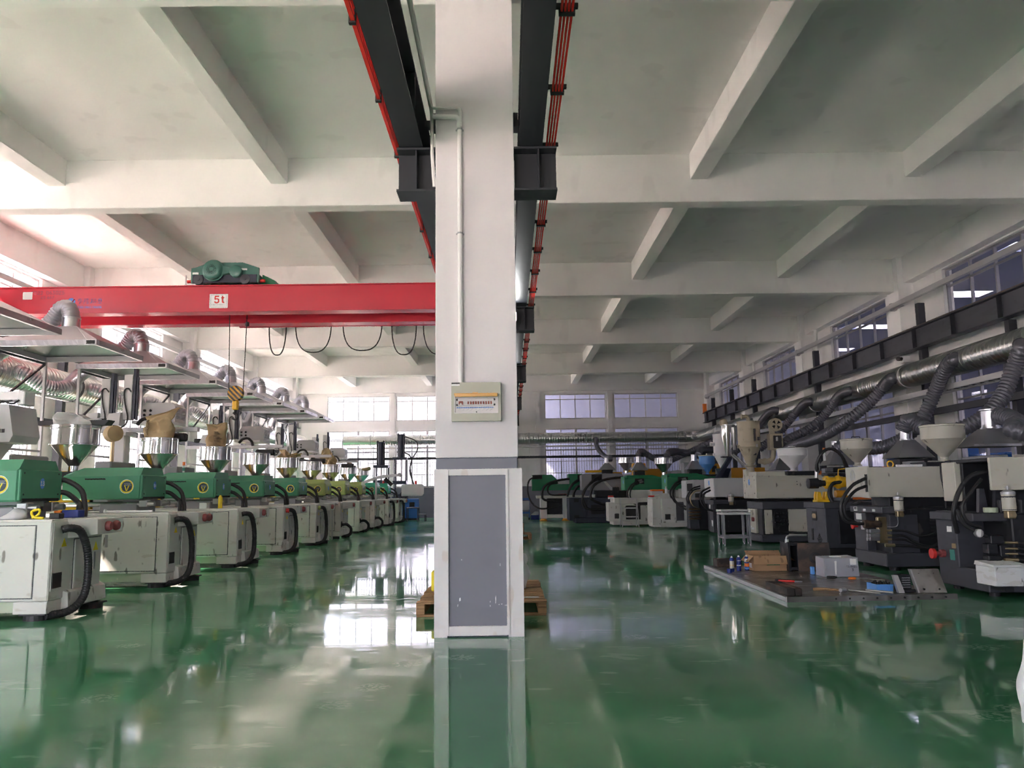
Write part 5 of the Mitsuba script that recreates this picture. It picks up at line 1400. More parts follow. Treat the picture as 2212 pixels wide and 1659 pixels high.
def dryer(t, x, y, r, z0, z1, zd, mat, plate=False):
    h = obj('hopper_dryer', MB().lathe([x, y, z0], [(.10, 0), (.10, .05), (r * .42, .06), (r * .42, .10), (r * .92, zd - z0 - .04), (r, zd - z0), (r, z1 - z0)], 30), mat, t, 30, label='tall drum hopper dryer')
    obj('clamp_band', MB().lathe([x, y, zd], [(r, -.02), (r * 1.05, -.015), (r * 1.05, .015), (r, .02)], 30).box(x - r * 1.12, x - r * .95, y - .1, y - .02, zd - .04, zd + .05), mat, h, 30)
    obj('lid', MB().lathe([x, y, z1], [(r * 1.06, -.01), (r * 1.06, .025), (r * .7, .035)], 30), mat, h, 30)
    obj('outlet', MB().tube(spl([[x, y, z1 + .02], [x, y - .0, z1 + .13], [x - .06, y, z1 + .19], [x - .18, y, z1 + .19]], 14), .055, 12).lathe([x - .18, y, z1 + .19], [(.08, -.02), (.08, .0)], 16, (1, 0, 0)), mat, h, 40)
    obj('clamp', MB().box(x + r * .3, x + r * .42, y - r - .03, y - r * .85, zd - .03, zd + .06), 'm_galv_bar', h)
    return h


# ---- grey machine with the beige dryer
t = thing('moulding_machine', 'light grey covered machine carrying a tall beige hopper dryer', 'moulding machine')
cv = obj('cover', bx(6.0, 7.9, 23.1, 24.2, 1.06, 1.61, ch=.015), 'm_light_grey', t)
obj('end_plate', bx(5.985, 6.01, 23.12, 24.18, 1.06, 1.605, ch=.006), 'm_white_grey', cv)
obj('number_badge', disc([5.983, 23.6, 1.48], (-1, 0, 0), .075, .004, 24, .75), 'm_badge_blue', cv)
sbox('base', 'm_soot', t, 6.0, 8.2, 23.0, 24.0, .05, .98, ch=.02)
sbox('end_column', 'm_dark_grey', t, 5.92, 6.25, 23.05, 23.5, .05, .92, ch=.012)
sbox('ledge', 'm_dark_grey', t, 5.92, 6.5, 22.95, 24.05, .86, .98)
obj('label_plate', bx(5.912, 5.92, 23.1, 23.22, .22, .40), 'm_plastic_white', t)
obj('label_plate', bx(5.912, 5.92, 23.3, 23.45, .66, .84), 'm_plastic_white', t)
for q in range(2):
    bend(t, [px(1533 + q, 1053 + 6 * q, 23.0), px(1516 + 5 * q, 1063 + 4 * q, 22.8), px(1513 + 6 * q, 1080, 22.8), px(1523 + 3 * q, 1097, 22.8), px(1540, 1104, 22.9)], .028)
oilfilter(t, px(1579, 1075, 22.85)[0], 22.85, .92, .082)
d = dryer(t, 7.20, 23.45, .325, 1.98, 3.25, 2.53, 'm_beige')
obj('sight_glass', bx(7.24, 7.30, 23.10, 23.13, 2.68, 3.04), 'm_print', d)
obj('name_plate', bx(7.16, 7.33, 23.24, 23.26, 2.27, 2.33), 'm_print', d)
obj('gauge_cover', bx(7.36, 7.43, 23.15, 23.18, 2.70, 2.80), 'm_print', d)
obj('throat', MB().lathe([7.2, 23.45, 1.62], [(.22, 0), (.22, .03), (.12, .10), (.10, .30), (.17, .34), (.17, .37)], 20), 'm_beige', d, 30)
b = obj('blower', MB().lathe([7.98, 23.30, 3.17], [(.05, -.02), (.19, -.01), (.20, .03), (.20, .16)], 26, (0, 1, 0)).box(7.80, 7.93, 23.31, 23.44, 2.85, 3.15), 'm_beige', d, 40)
for k in range(4):
    a = k * PI / 2 + .3
    obj('fan_blade', MB().add([[7.98 + .14 * math.cos(a), 23.272, 3.17 + .14 * math.sin(a)], [7.98 + .14 * math.cos(a + .75), 23.272, 3.17 + .14 * math.sin(a + .75)], [7.98 + .03 * math.cos(a + .4), 23.272, 3.17 + .03 * math.sin(a + .4)]], [[0, 1, 2]]), 'm_black', d)
cbx = obj('control_box', bx(7.75, 8.15, 23.25, 23.5, 2.42, 2.90, ch=.01), 'm_beige', d)
obj('control_face', bx(7.86, 8.10, 23.24, 23.255, 2.47, 2.84), 'm_print', d)
obj('control_label', bx(7.93, 7.99, 23.232, 23.242, 2.68, 2.80), 'm_light_grey', d)
obj('air_pipe', MB().tube(spl([[7.45, 23.45, 2.10], [7.65, 23.45, 2.08], [7.85, 23.42, 2.16], [7.9, 23.4, 2.42]], 16), .075, 12), 'm_beige', d, 40)
obj('air_pipe_joint', MB().lathe([7.6, 23.45, 2.085], [(.10, 0), (.10, .06)], 16, (1, 0, 0)), 'm_beige', d, 40)
clamp(t, 8.0, 9.9, 23.0, 24.0, 'm_orange')
pyr_hood(t, 8.2, 23.6, 1.84, .33, .34, .11, .22)
ld = thing('vacuum_loader', 'polished conical vacuum loader between the white and the beige dryer', 'loader')
x, y = 6.86, 24.6
obj('receiver', MB().lathe([x, y, 2.30], [(.05, 0), (.06, .05), (.16, .62), (.16, .95), (.17, .96), (.17, .99)], 22), 'm_chrome', ld, 30)
obj('head', MB().lathe([x - .06, y, 3.28], [(.11, -.0), (.13, .05), (.11, .16), (.05, .20)], 18, (-.25, 0, 1)), 'm_beige', ld, 40)
obj('second_cone', MB().lathe([x + .22, y, 2.5], [(.04, 0), (.12, .5), (.12, .7), (.05, .78)], 18), 'm_brushed', ld, 30)
obj('shelf', bx(x - .2, x + .3, y - .1, y + .1, 2.26, 2.30), 'm_dark_grey', ld)
obj('strut', MB().beam([x + .05, y - .08, 2.26], [x - .4, y - .15, 1.62], .12), 'm_navy', ld)
obj('feed_pipe', MB().cyl([x + .08, y - .1, 2.34], [x + .78, y - .2, 1.68], .03).cyl([x + .14, y - .1, 2.36], [x + .84, y - .2, 1.70], .03), 'm_galv_bar', ld, 40)
obj('base', bx(x - .62, x - .1, y - .3, y + .1, 1.56, 1.64), 'm_rusty', ld)
obj('stand', bx(x - .5, x - .2, y - .25, y + .05, 0, 1.56), 'm_soot', ld)

# ---- small grey machine with the white dryer
t = thing('moulding_machine', 'small pale grey machine under the white drum dryer', 'moulding machine')
sbox('cover', 'm_light_grey', t, 5.95, 7.8, 25.55, 26.4, 1.16, 1.60, ch=.015)
sbox('frame_box', 'm_light_grey', t, 5.72, 6.0, 25.5, 26.2, 1.02, 1.58, ch=.012)
obj('window', bx(5.75, 5.92, 25.49, 25.51, 1.24, 1.48), 'm_print', t)
sbox('lower_frame', 'm_light_grey', t, 5.72, 5.98, 25.48, 25.54, .92, 1.02, ch=.006)
sbox('base', 'm_soot', t, 5.95, 7.8, 25.5, 26.4, .0, .95, ch=.02)
sbox('end_column', 'm_dark_grey', t, 5.78, 6.1, 25.45, 25.85, .05, .96, ch=.012)
for q in range(3):
    bend(t, [px(1512, 1050 + 5 * q, 25.5), px(1495 + 3 * q, 1056 + 3 * q, 25.3), px(1483 + 4 * q, 1075, 25.3), px(1490 + 3 * q, 1090 + q, 25.3), px(1506, 1098, 25.3)], .022, 'm_rubber' if q < 2 else 'm_brass')
obj('cooler', sum_mb([MB().lathe([5.92, 25.35, .35 + .10 * q], [(.17, 0), (.20, .02), (.17, .04)], 18) for q in range(4)]), 'm_brass', t, 40, kind='stuff')
d = dryer(t, 7.03, 25.8, .29, 1.95, 3.05, 2.40, 'm_white_grey', True)
obj('name_plate', MB().prism([(7.0, 2.72), (7.25, 2.72), (7.29, 2.66), (7.22, 2.56), (7.06, 2.56)], 1, 25.50, 25.52), 'm_plastic_white', d)
obj('gauge', bx(7.14, 7.17, 25.495, 25.52, 2.84, 3.0), 'm_print', d)
obj('inlet', MB().cyl([6.62, 25.75, 2.75], [6.80, 25.75, 2.75], .07), 'm_white_grey', d, 40)
obj('throat', MB().hull([[6.83, 25.6, 1.95], [7.23, 25.6, 1.95], [6.83, 26, 1.95], [7.23, 26, 1.95], [6.95, 25.7, 1.60], [7.12, 25.7, 1.60], [6.95, 25.9, 1.60], [7.12, 25.9, 1.60]]), 'm_navy', d)
clamp(t, 7.9, 9.8, 25.5, 26.4, 'm_amber')

# ---- two green machines with pale bases
for i, (x0, y0, lab) in enumerate(((4.83, 26.75, 'green covered machine on a pale base with a blue hopper, right side'), (3.75, 29.0, 'green covered machine with a steel ladder leaning on its pale base'))):
    t = thing('moulding_machine', lab, 'moulding machine')
    L_ = 2.4
    sbox('base', 'm_cabinet', t, x0 + (.25 if i == 0 else .0), x0 + L_, y0, y0 + 1.1, .18, 1.02 if i == 0 else .80, ch=.015)
    sbox('plinth', 'm_cabinet', t, x0 + .06, x0 + L_ - .1, y0 + .02, y0 + 1.1, .05, .22, ch=.01)
    if i == 0:
        obj('end_cabinet', MB().prism([(x0, .12), (x0 + .28, .05), (x0 + .28, 1.08), (x0 + .02, 1.02)], 1, y0 - .01, y0 + .95), 'm_cabinet', t)
        sbox('side_door', 'm_cabinet', t, x0 + .34, x0 + .70, y0 - .02, y0 + .01, .24, 1.0, ch=.006)
        sbox('vent', 'm_black', t, x0 + .42, x0 + .60, y0 - .025, y0, .30, .48, ch=0)
        sbox('opening', 'm_print', t, x0 + .80, x0 + 1.06, y0 - .02, y0, .26, .88, ch=0)
        sbox('side_box', 'm_cabinet', t, x0 + 1.14, x0 + 1.7, y0 - .10, y0 + .02, .52, .84, ch=.01)
        obj('hole', sum_mb([MB().cyl([x0 + a, y0 - .012, zz], [x0 + a, y0 + .01, zz], .04) for a, zz in ((1.30, .36), (1.52, .45), (1.62, .46))]), 'm_black', t, 40, kind='stuff')
        obj('rounded_top', MB().hull([[x0 + .05, y0 + .05, 1.02], [x0 + .75, y0 + .05, 1.02], [x0 + .05, y0 + .9, 1.02], [x0 + .75, y0 + .9, 1.02], [x0 + .16, y0 + .12, 1.14], [x0 + .62, y0 + .12, 1.18], [x0 + .16, y0 + .8, 1.14], [x0 + .62, y0 + .8, 1.18]]), 'm_cabinet', t)
        sbox('carriage', 'm_cabinet', t, x0 + .95, x0 + 1.25, y0 + .2, y0 + .7, 1.0, 1.32, ch=.01)
    else:
        sbox('opening', 'm_black', t, x0 + .52, x0 + 1.05, y0 - .02, y0, .24, .74, ch=0)
        sbox('top_slab', 'm_cabinet', t, x0 + .1, x0 + L_, y0 - .06, y0 + 1.1, .80, 1.02, ch=.012)
        sbox('end_cabinet', 'm_cabinet', t, x0 - .12, x0 + .34, y0 - .05, y0 + .7, .18, .86, ch=.012)
        sbox('vent', 'm_black', t, x0 + .10, x0 + .26, y0 - .06, y0 - .04, .28, .46, ch=0)
        sbox('carriage', 'm_cabinet', t, x0 + .75, x0 + 1.5, y0 + .2, y0 + .8, 1.0, 1.30, ch=.01)
    sbox('isolator_box', 'm_plastic_white', t, x0 - .08, x0 + .12, y0 + .05, y0 + .3, .98, 1.05, ch=.01)
    sbox('isolator', 'm_red', t, x0 - .08, x0 + .10, y0 + .08, y0 + .26, 1.05, 1.11, ch=.01)
    cx = x0 + (.58 if i == 0 else .55)
    cv = obj('cover', bx(cx, cx + 1.75, y0 + .25, y0 + 1.15, 1.29, 1.72, ch=.02), 'm_green_dark', t)
    obj('cover_top', MB().hull([[cx + .1, y0 + .28, 1.71], [cx + .1, y0 + 1.1, 1.71], [cx + .1, y0 + .35, 1.84], [cx + .1, y0 + 1.0, 1.84], [cx + 1.05, y0 + .35, 1.84], [cx + 1.05, y0 + 1.0, 1.84], [cx + 1.5, y0 + .28, 1.71], [cx + 1.5, y0 + 1.1, 1.71]]), 'm_green_dark', cv)
    obj('end_plate', bx(cx - .015, cx + .02, y0 + .25, y0 + 1.13, 1.30, 1.80, ch=.01), 'm_green', cv)
    obj('number_badge', disc([cx - .016, y0 + .5, 1.60], (-1, 0, 0), .075, .004, 24, .75), 'm_badge_blue', cv)
    obj('hose_port', bx(cx + .38, cx + .72, y0 + .235, y0 + .26, 1.52, 1.72, ch=0), 'm_black', cv)
    for q in range(2):
        s0 = np.array([cx + .62 + .04 * q, y0 + .2, 1.66 - .06 * q])
        obj('fitting', MB().cyl(s0, s0 + [-.14, -.06, -.04], .035), 'm_brushed', t, 40)
        e = np.array([x0 + 1.12, y0 - .08, .72 - .1 * q]) if i == 0 else np.array([x0 + 1.3, y0 - .1, .83 - .05 * q])
        bend(t, [s0 + [-.12, -.05, -.03], s0 + [-.42, -.15, -.20], s0 + [-.58 + .06 * q, -.2, -.50], s0 + [-.40 + .04 * q, -.2, -.80], e], .030)
    if i == 0:
        funnel(t, 6.92, y0 + .7, .27, 2.43, 2.15, 1.80, 'm_sky_blue', False, .05)
        obj('hopper_lid', MB().lathe([6.92, y0 + .7, 2.43], [(.29, 0), (.30, .01), (.30, .03), (.1, .045)], 26).cyl([6.92, y0 + .7, 2.47], [6.92, y0 + .7, 2.53], .025), 'm_cream', t, 40)
        sbox('hopper_slide', 'm_soot', t, 6.7, 7.3, y0 + .5, y0 + .95, 1.70, 1.80)
    else:
        hopper_parts(t, 'r7', (5.86, y0 + .75), .33, 1.84, 'm_chrome', .22)
    clamp(t, x0 + 2.45, x0 + 4.4, y0 + .1, y0 + 1.1, 'm_amber', 2.0 if i else 2.0)
    pyr_hood(t, (6.52, 4.95)[i], y0 + .9, (1.98, 2.03)[i], .30, .30, .10, .2)
    sbox('hood_stand', 'm_soot', t, (6.3, 4.75)[i], (6.75, 5.15)[i], y0 + .75, y0 + 1.05, 1.8, 2.0)
sbx = thing('tool_case', 'orange and clear parts case on the pale base below the green cover', 'case')
obj('case', bx(4.86, 5.24, 26.9, 27.2, 1.12, 1.25, ch=.01), 'm_light_grey', sbx)
obj('lid', bx(4.86, 5.28, 26.88, 27.22, 1.25, 1.31, ch=.01), 'm_orange', sbx)
single('bottle', MB().lathe([5.36, 26.95, 1.17], [(.045, 0), (.05, .01), (.05, .15), (.02, .18), (.02, .23)], 16), 'm_plastic_white', 'small white bottle beside the orange parts case', 'bottle', smooth=40)
t = thing('ladder', 'light grey steel ladder frame standing before the pale machine base', 'ladder')
for x in (4.02, 4.60):
    obj('stile', MB().beam([x, 28.2, 0], [x, 28.5, 1.02], .03), 'm_galv_bar', t)
    obj('stile', MB().beam([x, 28.75, 0], [x, 28.55, 1.02], .03), 'm_galv_bar', t)
for z in (.08, .36, .66, .98):
    obj('rung', MB().beam([4.02, 28.2 + .3 * z, z], [4.60, 28.2 + .3 * z, z], .04), 'm_galv_bar', t)

# ---- grey and navy machine
t = thing('moulding_machine', 'grey covered machine on a navy base with long looping hoses', 'moulding machine')
y0 = 32.3
sbox('base', 'm_navy', t, 2.45, 5.2, y0, y0 + 1.2, .10, 1.02, ch=.02)
sbox('skirt', 'm_navy', t, 2.7, 5.1, y0 - .06, y0 + 1.2, .0, .22, ch=.02)
sbox('corner_post', 'm_navy', t, 3.08, 3.14, y0 - .05, y0, .05, 1.0)
sbox('near_panel', 'm_navy', t, 3.2, 4.9, y0 - .03, y0, .28, .92, ch=.01)
sbox('opening', 'm_black', t, 3.35, 3.9, y0 - .04, y0 - .02, .35, .72, ch=0)
for z in (.12, .78):
    sbox('vent', 'm_black', t, 2.66, 2.86, y0 - .015, y0, z + .06, z + .20, ch=0)
cv = obj('cover', MB().prism([(3.02, 1.32), (5.0, 1.28), (5.0, 1.62), (4.62, 1.98), (3.18, 2.0), (3.02, 1.94)], 1, y0 + .2, y0 + 1.1), 'm_mid_grey', t)
obj('band', MB().hull([[3.9, y0 + .19, 1.66], [4.02, y0 + .19, 1.66], [4.2, y0 + .19, 1.30], [4.35, y0 + .19, 1.30], [3.9, y0 + .2, 1.66], [4.35, y0 + .2, 1.30]]), 'm_light_grey', cv)
obj('hose_port', bx(3.42, 3.85, y0 + .18, y0 + .21, 1.70, 1.95, ch=0), 'm_black', cv)
sbox('carriage', 'm_soot', t, 3.6, 5.0, y0 + .3, y0 + 1.0, 1.02, 1.30)
sbox('pump', 'm_soot', t, 4.25, 4.5, y0 - .05, y0 + .1, 1.2, 1.42)
for q in range(2):
    bend(t, [px(1296, 1030 + 4 * q, 32.4), px(1278, 1040 + 3 * q, 32.2), px(1262 - 3 * q, 1064, 32.1), px(1258 + 5 * q, 1088, 32.1), px(1272 + 2 * q, 1100, 32.1), px(1318, 1098 + 3 * q, 32.2)], .036, n=40)
bend(t, [px(1346, 1031, 32.4), px(1310, 1035, 32.2), px(1285, 1047, 32.1), px(1276, 1065, 32.1), px(1280, 1080, 32.1), px(1310, 1092, 32.2)], .05, n=40)
hopper_parts(t, 'r8', (4.94, 33.0), .33, 2.0, 'm_chrome', .22)
clamp(t, 5.2, 7.0, y0 + .1, y0 + 1.1, 'm_amber', 2.15)
sbox('yellow_bar', 'm_yellow', t, 3.3, 4.2, y0 + 1.5, y0 + 1.6, 2.06, 2.16)
obj('yellow_bar', MB().box(4.9, 6.2, y0 + 1.15, y0 + 1.25, 2.06, 2.16), 'm_yellow', t)
pyr_hood(t, 4.22, y0 + 1.5, 2.16, .34, .30, .09, .2)
sbox('hood_stand', 'm_soot', t, 4.0, 4.45, y0 + 1.3, y0 + 1.7, 1.9, 2.16)
single('cup', MB().lathe([3.46, y0 + .1, 1.02], [(.07, 0), (.085, .12)], 18), 'm_plastic_white', 'white cup on the navy machine base', 'cup', smooth=40)

# ---- farthest machine of the right row
t = thing('moulding_machine', 'green machine on an open white frame, farthest of the right row', 'moulding machine')
y0 = 35.3
cv = obj('cover', MB().prism([(1.06, 1.32), (3.3, 1.34), (3.3, 1.55), (2.25, 1.75), (1.95, 2.03), (1.08, 2.03)], 1, y0 + .15, y0 + 1.0), 'm_green_dark', t)
obj('hose_port', bx(1.08, 1.52, y0 + .13, y0 + .16, 1.84, 2.02, ch=0), 'm_black', cv)
obj('cover_rear', bx(2.70, 3.32, y0 + .05, y0 + .95, 1.33, 2.05, ch=.015), 'm_green_dark', cv)
obj('hose_port', bx(3.1, 3.3, y0 + .03, y0 + .06, 1.83, 2.0, ch=0), 'm_black', cv)
sbox('white_block', 'm_light_grey', t, 2.2, 2.72, y0 - .05, y0 + .5, 1.60, 1.80, ch=.015)
sbox('top_slab', 'm_cabinet', t, 1.25, 3.4, y0 - .1, y0 + 1.0, .98, 1.10)
for x, w in ((1.42, .28), (2.40, .30)):
    sbox('leg_block', 'm_white_grey', t, x, x + w, y0 - .15, y0 + .9, .10, .98)
    obj('foot', MB().lathe([x + .12, y0 - .05, 0], [(.16, 0), (.17, .03), (.14, .06), (.10, .10)], 20), 'm_amber', t, 40, label='orange round machine foot')
sbox('core', 'm_soot', t, 1.6, 3.4, y0 + .15, y0 + .9, .2, 1.0)
sbox('cross_beam', 'm_cabinet', t, 1.6, 3.3, y0 - .1, y0 + .3, .12, .28)
sbox('bed', 'm_cabinet', t, 2.6, 5.2, y0, y0 + 1.0, .1, 1.05)
bend(t, [px(1153, 1030, 35.3), px(1142, 1040, 35.2), px(1140, 1062, 35.2), px(1148, 1085, 35.2), px(1165, 1098, 35.1), px(1190, 1097, 35.1), px(1214, 1091, 35.1)], .035, n=44)
bend(t, [px(1230, 1034, 35.2), px(1200, 1039, 35.1), px(1177, 1050, 35.0), px(1171, 1068, 35.0), px(1177, 1080, 35.0), px(1210, 1084, 35.0)], .05, n=44)
bend(t, [px(1205, 1043, 35.2), px(1188, 1047, 35.1), px(1183, 1060, 35.1), px(1192, 1069, 35.1), px(1222, 1069, 35.1)], .035)
for q in range(2):
    bend(t, [px(1254, 1033 + 3 * q, 35.2), px(1240, 1042 + 3 * q, 35.0), px(1230 + 2 * q, 1055, 35.0), px(1225 + q, 1073, 35.0)], .035)
bend(t, [px(1260, 1047, 35.0), px(1247, 1052, 34.9), px(1240, 1064, 34.9), px(1239, 1074, 34.9)], .055)
obj('red_fitting', MB().box(2.2, 2.6, y0 - .05, y0 + .1, 1.10, 1.18, ch=.02), 'm_dull_red', t)
clamp(t, 4.0, 5.6, y0 + .1, y0 + 1.0, 'm_amber', 2.1)

# ---- grey and orange machine parts seen over the covers, further back
for i, (x0, x1, y, z0, z1, mat, lab) in enumerate(((6.3, 7.1, 27.75, 1.7, 2.25, 'm_mid_grey', 'grey control cabinet with a small yellow notice behind the green covers'), (7.15, 7.75, 27.75, 1.75, 2.2, 'm_amber', 'amber machine guard behind the blue hopper'),
                                                   (5.0, 5.5, 31.0, 1.65, 2.35, 'm_amber', 'amber machine guard behind the steel hoppers'))):
    t = thing('control_cabinet' if i == 0 else 'machine_guard', lab, 'cabinet' if i == 0 else 'guard')
    sbox('body', mat, t, x0, x1, y + .55, y + 1.0, .0, z1, ch=.015)
    obj('notice', bx(x0 + .15, x0 + .32, y + .54, y + .552, z1 - .30, z1 - .08), 'm_lemon' if i == 0 else 'm_print', t)

# ---------------------------------------------------------------- flexible ducts of the right row
HOSES = [([(2206, 752, 15.2), (2192, 790, 14.9), (2168, 850, 14.8), (2130, 897, 14.8), (2080, 925, 15.0), (2025, 936, 15.3), (1985, 918, 15.6), (1962, 908, 15.7), (1951, 930, 15.8)], .145, 'from the duct down past the cream hopper at the right'),
         ([(2060, 776, 17.9), (2040, 800, 17.6), (2018, 850, 17.6), (1992, 905, 17.7), (1955, 945, 18.0), (1905, 966, 18.4), (1850, 968, 18.9), (1822, 962, 19.2), (1806, 972, 19.4)], .145, 'second from the right, bending left behind the hoppers'),
         ([(1926, 818, 20.6), (1908, 835, 20.3), (1880, 868, 20.2), (1830, 910, 20.5), (1770, 945, 21.5), (1715, 962, 22.8), (1695, 975, 23.4)], .14, 'third from the right, long sweep to the left'),
         ([(1830, 845, 23.4), (1810, 858, 23.1), (1785, 892, 23.1), (1750, 925, 23.3), (1700, 952, 23.5), (1690, 985, 23.6)], .125, 'fourth from the right'),
         ([(1745, 868, 26.4), (1725, 885, 26.1), (1700, 915, 26.1), (1672, 945, 26.2), (1640, 970, 26.4)], .125, 'fifth from the right, behind the beige dryer'),
         ([(1672, 886, 29.9), (1655, 898, 29.6), (1630, 930, 29.6), (1600, 965, 29.6), (1575, 985, 29.7)], .125, 'sixth from the right, behind the white dryer'),
         ([(1600, 918, 35.0), (1585, 935, 34.5), (1560, 962, 33.5), (1500, 978, 31.5), (1452, 975, 30.3), (1440, 985, 30.0)], .12, 'running level left behind the blue hopper'),
         ([(1575, 925, 36.5), (1555, 950, 35.0), (1540, 970, 32.0), (1515, 972, 28.5), (1508, 984, 27.7)], .11, 'short one bending over the blue hopper'),
         ([(1455, 992, 31.0), (1425, 995, 30.5), (1403, 985, 30.2), (1385, 975, 30.0), (1378, 984, 29.9)], .11, 'short arch behind the rightmost steel hopper'),
         ([(1287, 948, 40.9), (1290, 965, 39.0), (1300, 980, 36.0), (1310, 988, 34.5), (1318, 988, 33.9), (1318, 995, 33.8)], .10, 'hanging from the end wall duct'),
         ([(2212, 935, 11.9), (2200, 915, 12.2), (2175, 901, 12.6), (2155, 900, 12.9), (2143, 912, 13.0)], .135, 'dark one cut by the right picture edge')]
for i, (pts, r, lab) in enumerate(HOSES):
    p = [px(a, b, min(y, 9.5 * 1700 / (a - 1098)) if i < 6 else y) for a, b, y in pts]
    if i == 10:
        p = [p[0] + np.array([1.6, -.8, -.5])] + p
    t = thing('flexible_duct', f'dark grey ribbed flexible duct, {lab}', 'flexible duct', 'flexible ducts of the right row')
    if i < 9:
        q = np.array([9.84, p[0][1] + .10, 4.0])
        p = [q] + p
    obj('hose', MB().hose(p, r, .075, .10, 16, 80), 'm_flex', t, True)
    if i < 9:
        d = p[1] - p[0]
        L_ = np.linalg.norm(d)
        obj('collar', MB().lathe(p[0] - d * .1, [(r * 1.12, 0), (r * 1.12, max(.10, L_ * .5)), (r * 1.18, max(.11, L_ * .52)), (r * 1.18, max(.14, L_ * .60))], 20, d, caps=False), 'm_duct', t, 40)
t = thing('security_camera', 'small dark security camera on a white bracket on the right wall', 'camera')
c = px(1966, 773, 20.2)
obj('bracket', bx(10.40, 10.58, 20.30, 20.55, c[2] - .10, c[2] + .08, ch=.01), 'm_plastic_white', t)
obj('body', MB().cyl([10.20, 20.2, c[2] - .03], [10.42, 20.42, c[2] + .01], .05), 'm_black', t, 40)
# ================================================================ things on the floor
def pallet(x0, x1, y0, y1, h, lab, boards=7, z=0.0):
    t = thing('pallet', lab, 'pallet')
    rr = random.Random(int(100 * y0))
    for x in (x0 + .04, (x0 + x1) / 2, x1 - .04):
        obj('stringer', bx(x - .045, x + .045, y0 + .01, y1 - .01, z + .022, z + h - .02, ch=.004), 'm_wood', t)
    w = (y1 - y0) / boards
    for k in range(boards):
        a = y0 + k * w
        obj('deck_board', bx(x0 + rr.uniform(-.012, .012), x1 + rr.uniform(-.012, .012), a + .004, a + w - .03 - rr.uniform(0, .012), z + h - .02, z + h + rr.uniform(-.002, .004), ch=.003), 'm_wood', t)
    for a in (y0, (y0 + y1) / 2 - .05, y1 - .1):
        obj('bottom_board', bx(x0, x1, a, a + .1, z, z + .022, ch=.003), 'm_wood', t)
    return t


pallet(-.985, .385, 8.56, 10.60, .150, 'weathered wooden pallet on the floor behind the front pillar', 10)
pallet(-.50, .62, 21.85, 22.9, .15, 'wooden pallet farther back, half hidden by the front pillar', 6)
single('cable_scrap', MB().tube([[.12 + .1 * i, 8.78 + .012 * (i % 2), .160] for i in range(3)], .008, 6), 'm_plastic_white', 'pale strip lying on the front edge of the pallet', 'strip', smooth=40)
t = thing('canister', 'yellow canister with a dark cap standing on the pallet', 'canister')
obj('body', bx(-.915, -.70, 9.45, 9.70, .155, .385, ch=.012), 'm_lemon', t)
obj('cap', MB().lathe([-.83, 9.55, .385], [(.032, 0), (.032, .02), (.02, .022), (.02, .035)], 14), 'm_black', t, 40)
obj('nozzle', MB().lathe([-.83, 9.55, .42], [(.010, 0), (.007, .015)], 10), 'm_plastic_white', t, 40)
sk = sack([.02, 9.75, .157], .42, .40, .50, 71, False, (-.05, 0), .10)
single('plastic_sack', sk, 'm_white_grey', 'slumped white sack standing on the pallet behind the pillar', 'sack', smooth=60)
single('carton', bx(-.25, .42, 22.0, 22.5, .155, .42, ch=.006), 'm_card', 'brown carton on the farther pallet beside the pillar', 'box')
t = thing('tool_trolley', 'blue tool trolley at the far end behind the front pillar', 'trolley')
obj('frame', MB().box(.42, .45, 36.8, 36.83, .1, .95).box(.95, .98, 36.8, 36.83, .1, .95).box(.42, .45, 37.3, 37.33, .1, .95).box(.95, .98, 37.3, 37.33, .1, .95), 'm_blue', t, kind='stuff')
obj('top_tray', bx(.38, 1.02, 36.75, 37.38, .90, 1.0, ch=.01), 'm_blue', t)
obj('low_tray', bx(.38, 1.0, 36.75, 37.38, .28, .36, ch=.01), 'm_blue', t)
obj('drawer', bx(.44, .97, 36.78, 37.3, .45, .86, ch=.01), 'm_light_grey', t)
for a, b in ((.45, 36.85), (.95, 36.85), (.45, 37.3), (.95, 37.3)):
    obj('castor', MB().cyl([a - .02, b, .05], [a + .02, b, .05], .05), 'm_black', t, 40)
t = thing('tool_box', 'small blue box with a white cloth on the floor by the farthest right machine', 'box')
obj('box', bx(1.05, 1.42, 37.0, 37.35, 0, .20, ch=.01), 'm_deep_blue', t)
obj('cloth', sack([1.22, 37.15, .20], .34, .26, .10, 77, False, (0, 0), .06, n=24, k=10), 'm_plastic_white', t, 60)

# steel plate with tools
PZ = .052
t = thing('steel_plate', 'large scratched steel plate lying on the green floor at the right', 'steel plate')
obj('sheet', MB().prism([(3.20, 9.30), (5.13, 9.36), (5.20, 13.1), (3.24, 13.25)], 2, .020, PZ - .004), 'm_plate', t)
obj('edge_bar', MB().beam([3.20, 9.28, .028], [3.24, 13.27, .028], .05, .05), 'm_brushed', t)
obj('edge_bar', MB().beam([3.18, 9.28, .030], [5.18, 9.35, .030], .05, .06), 'm_plate', t)
for k in range(9):
    x = 3.75 + .16 * k
    obj('bolt', MB().cyl([x, 9.275 + .03 * (x - 3.2) / 1.9, .03], [x, 9.262 + .03 * (x - 3.2) / 1.9, .03], .010, n=10), 'm_black', t)
obj('corner_bar', bx(3.35, 3.75, 12.95, 13.2, PZ, PZ + .12, ch=.006), 'm_rusty', t)
t = thing('steel_bar', 'two short black square bars at the near left corner of the steel plate', 'steel bar')
for i, x in enumerate((3.225, 3.325)):
    obj('bar', bx(x, x + (.092 if i == 0 else .075), 9.38, 10.15, PZ, PZ + .088, ch=.006), 'm_rusty', t)
cans = ((3.385, 12.21, 'm_deep_blue', 'blue spray can with cream label, leftmost of three on the steel plate'), (3.525, 12.33, 'm_deep_blue', 'dark blue spray can, middle of three on the steel plate'), (3.665, 12.39, 'm_deep_blue', 'spray can with orange and blue label, right of three on the steel plate'))
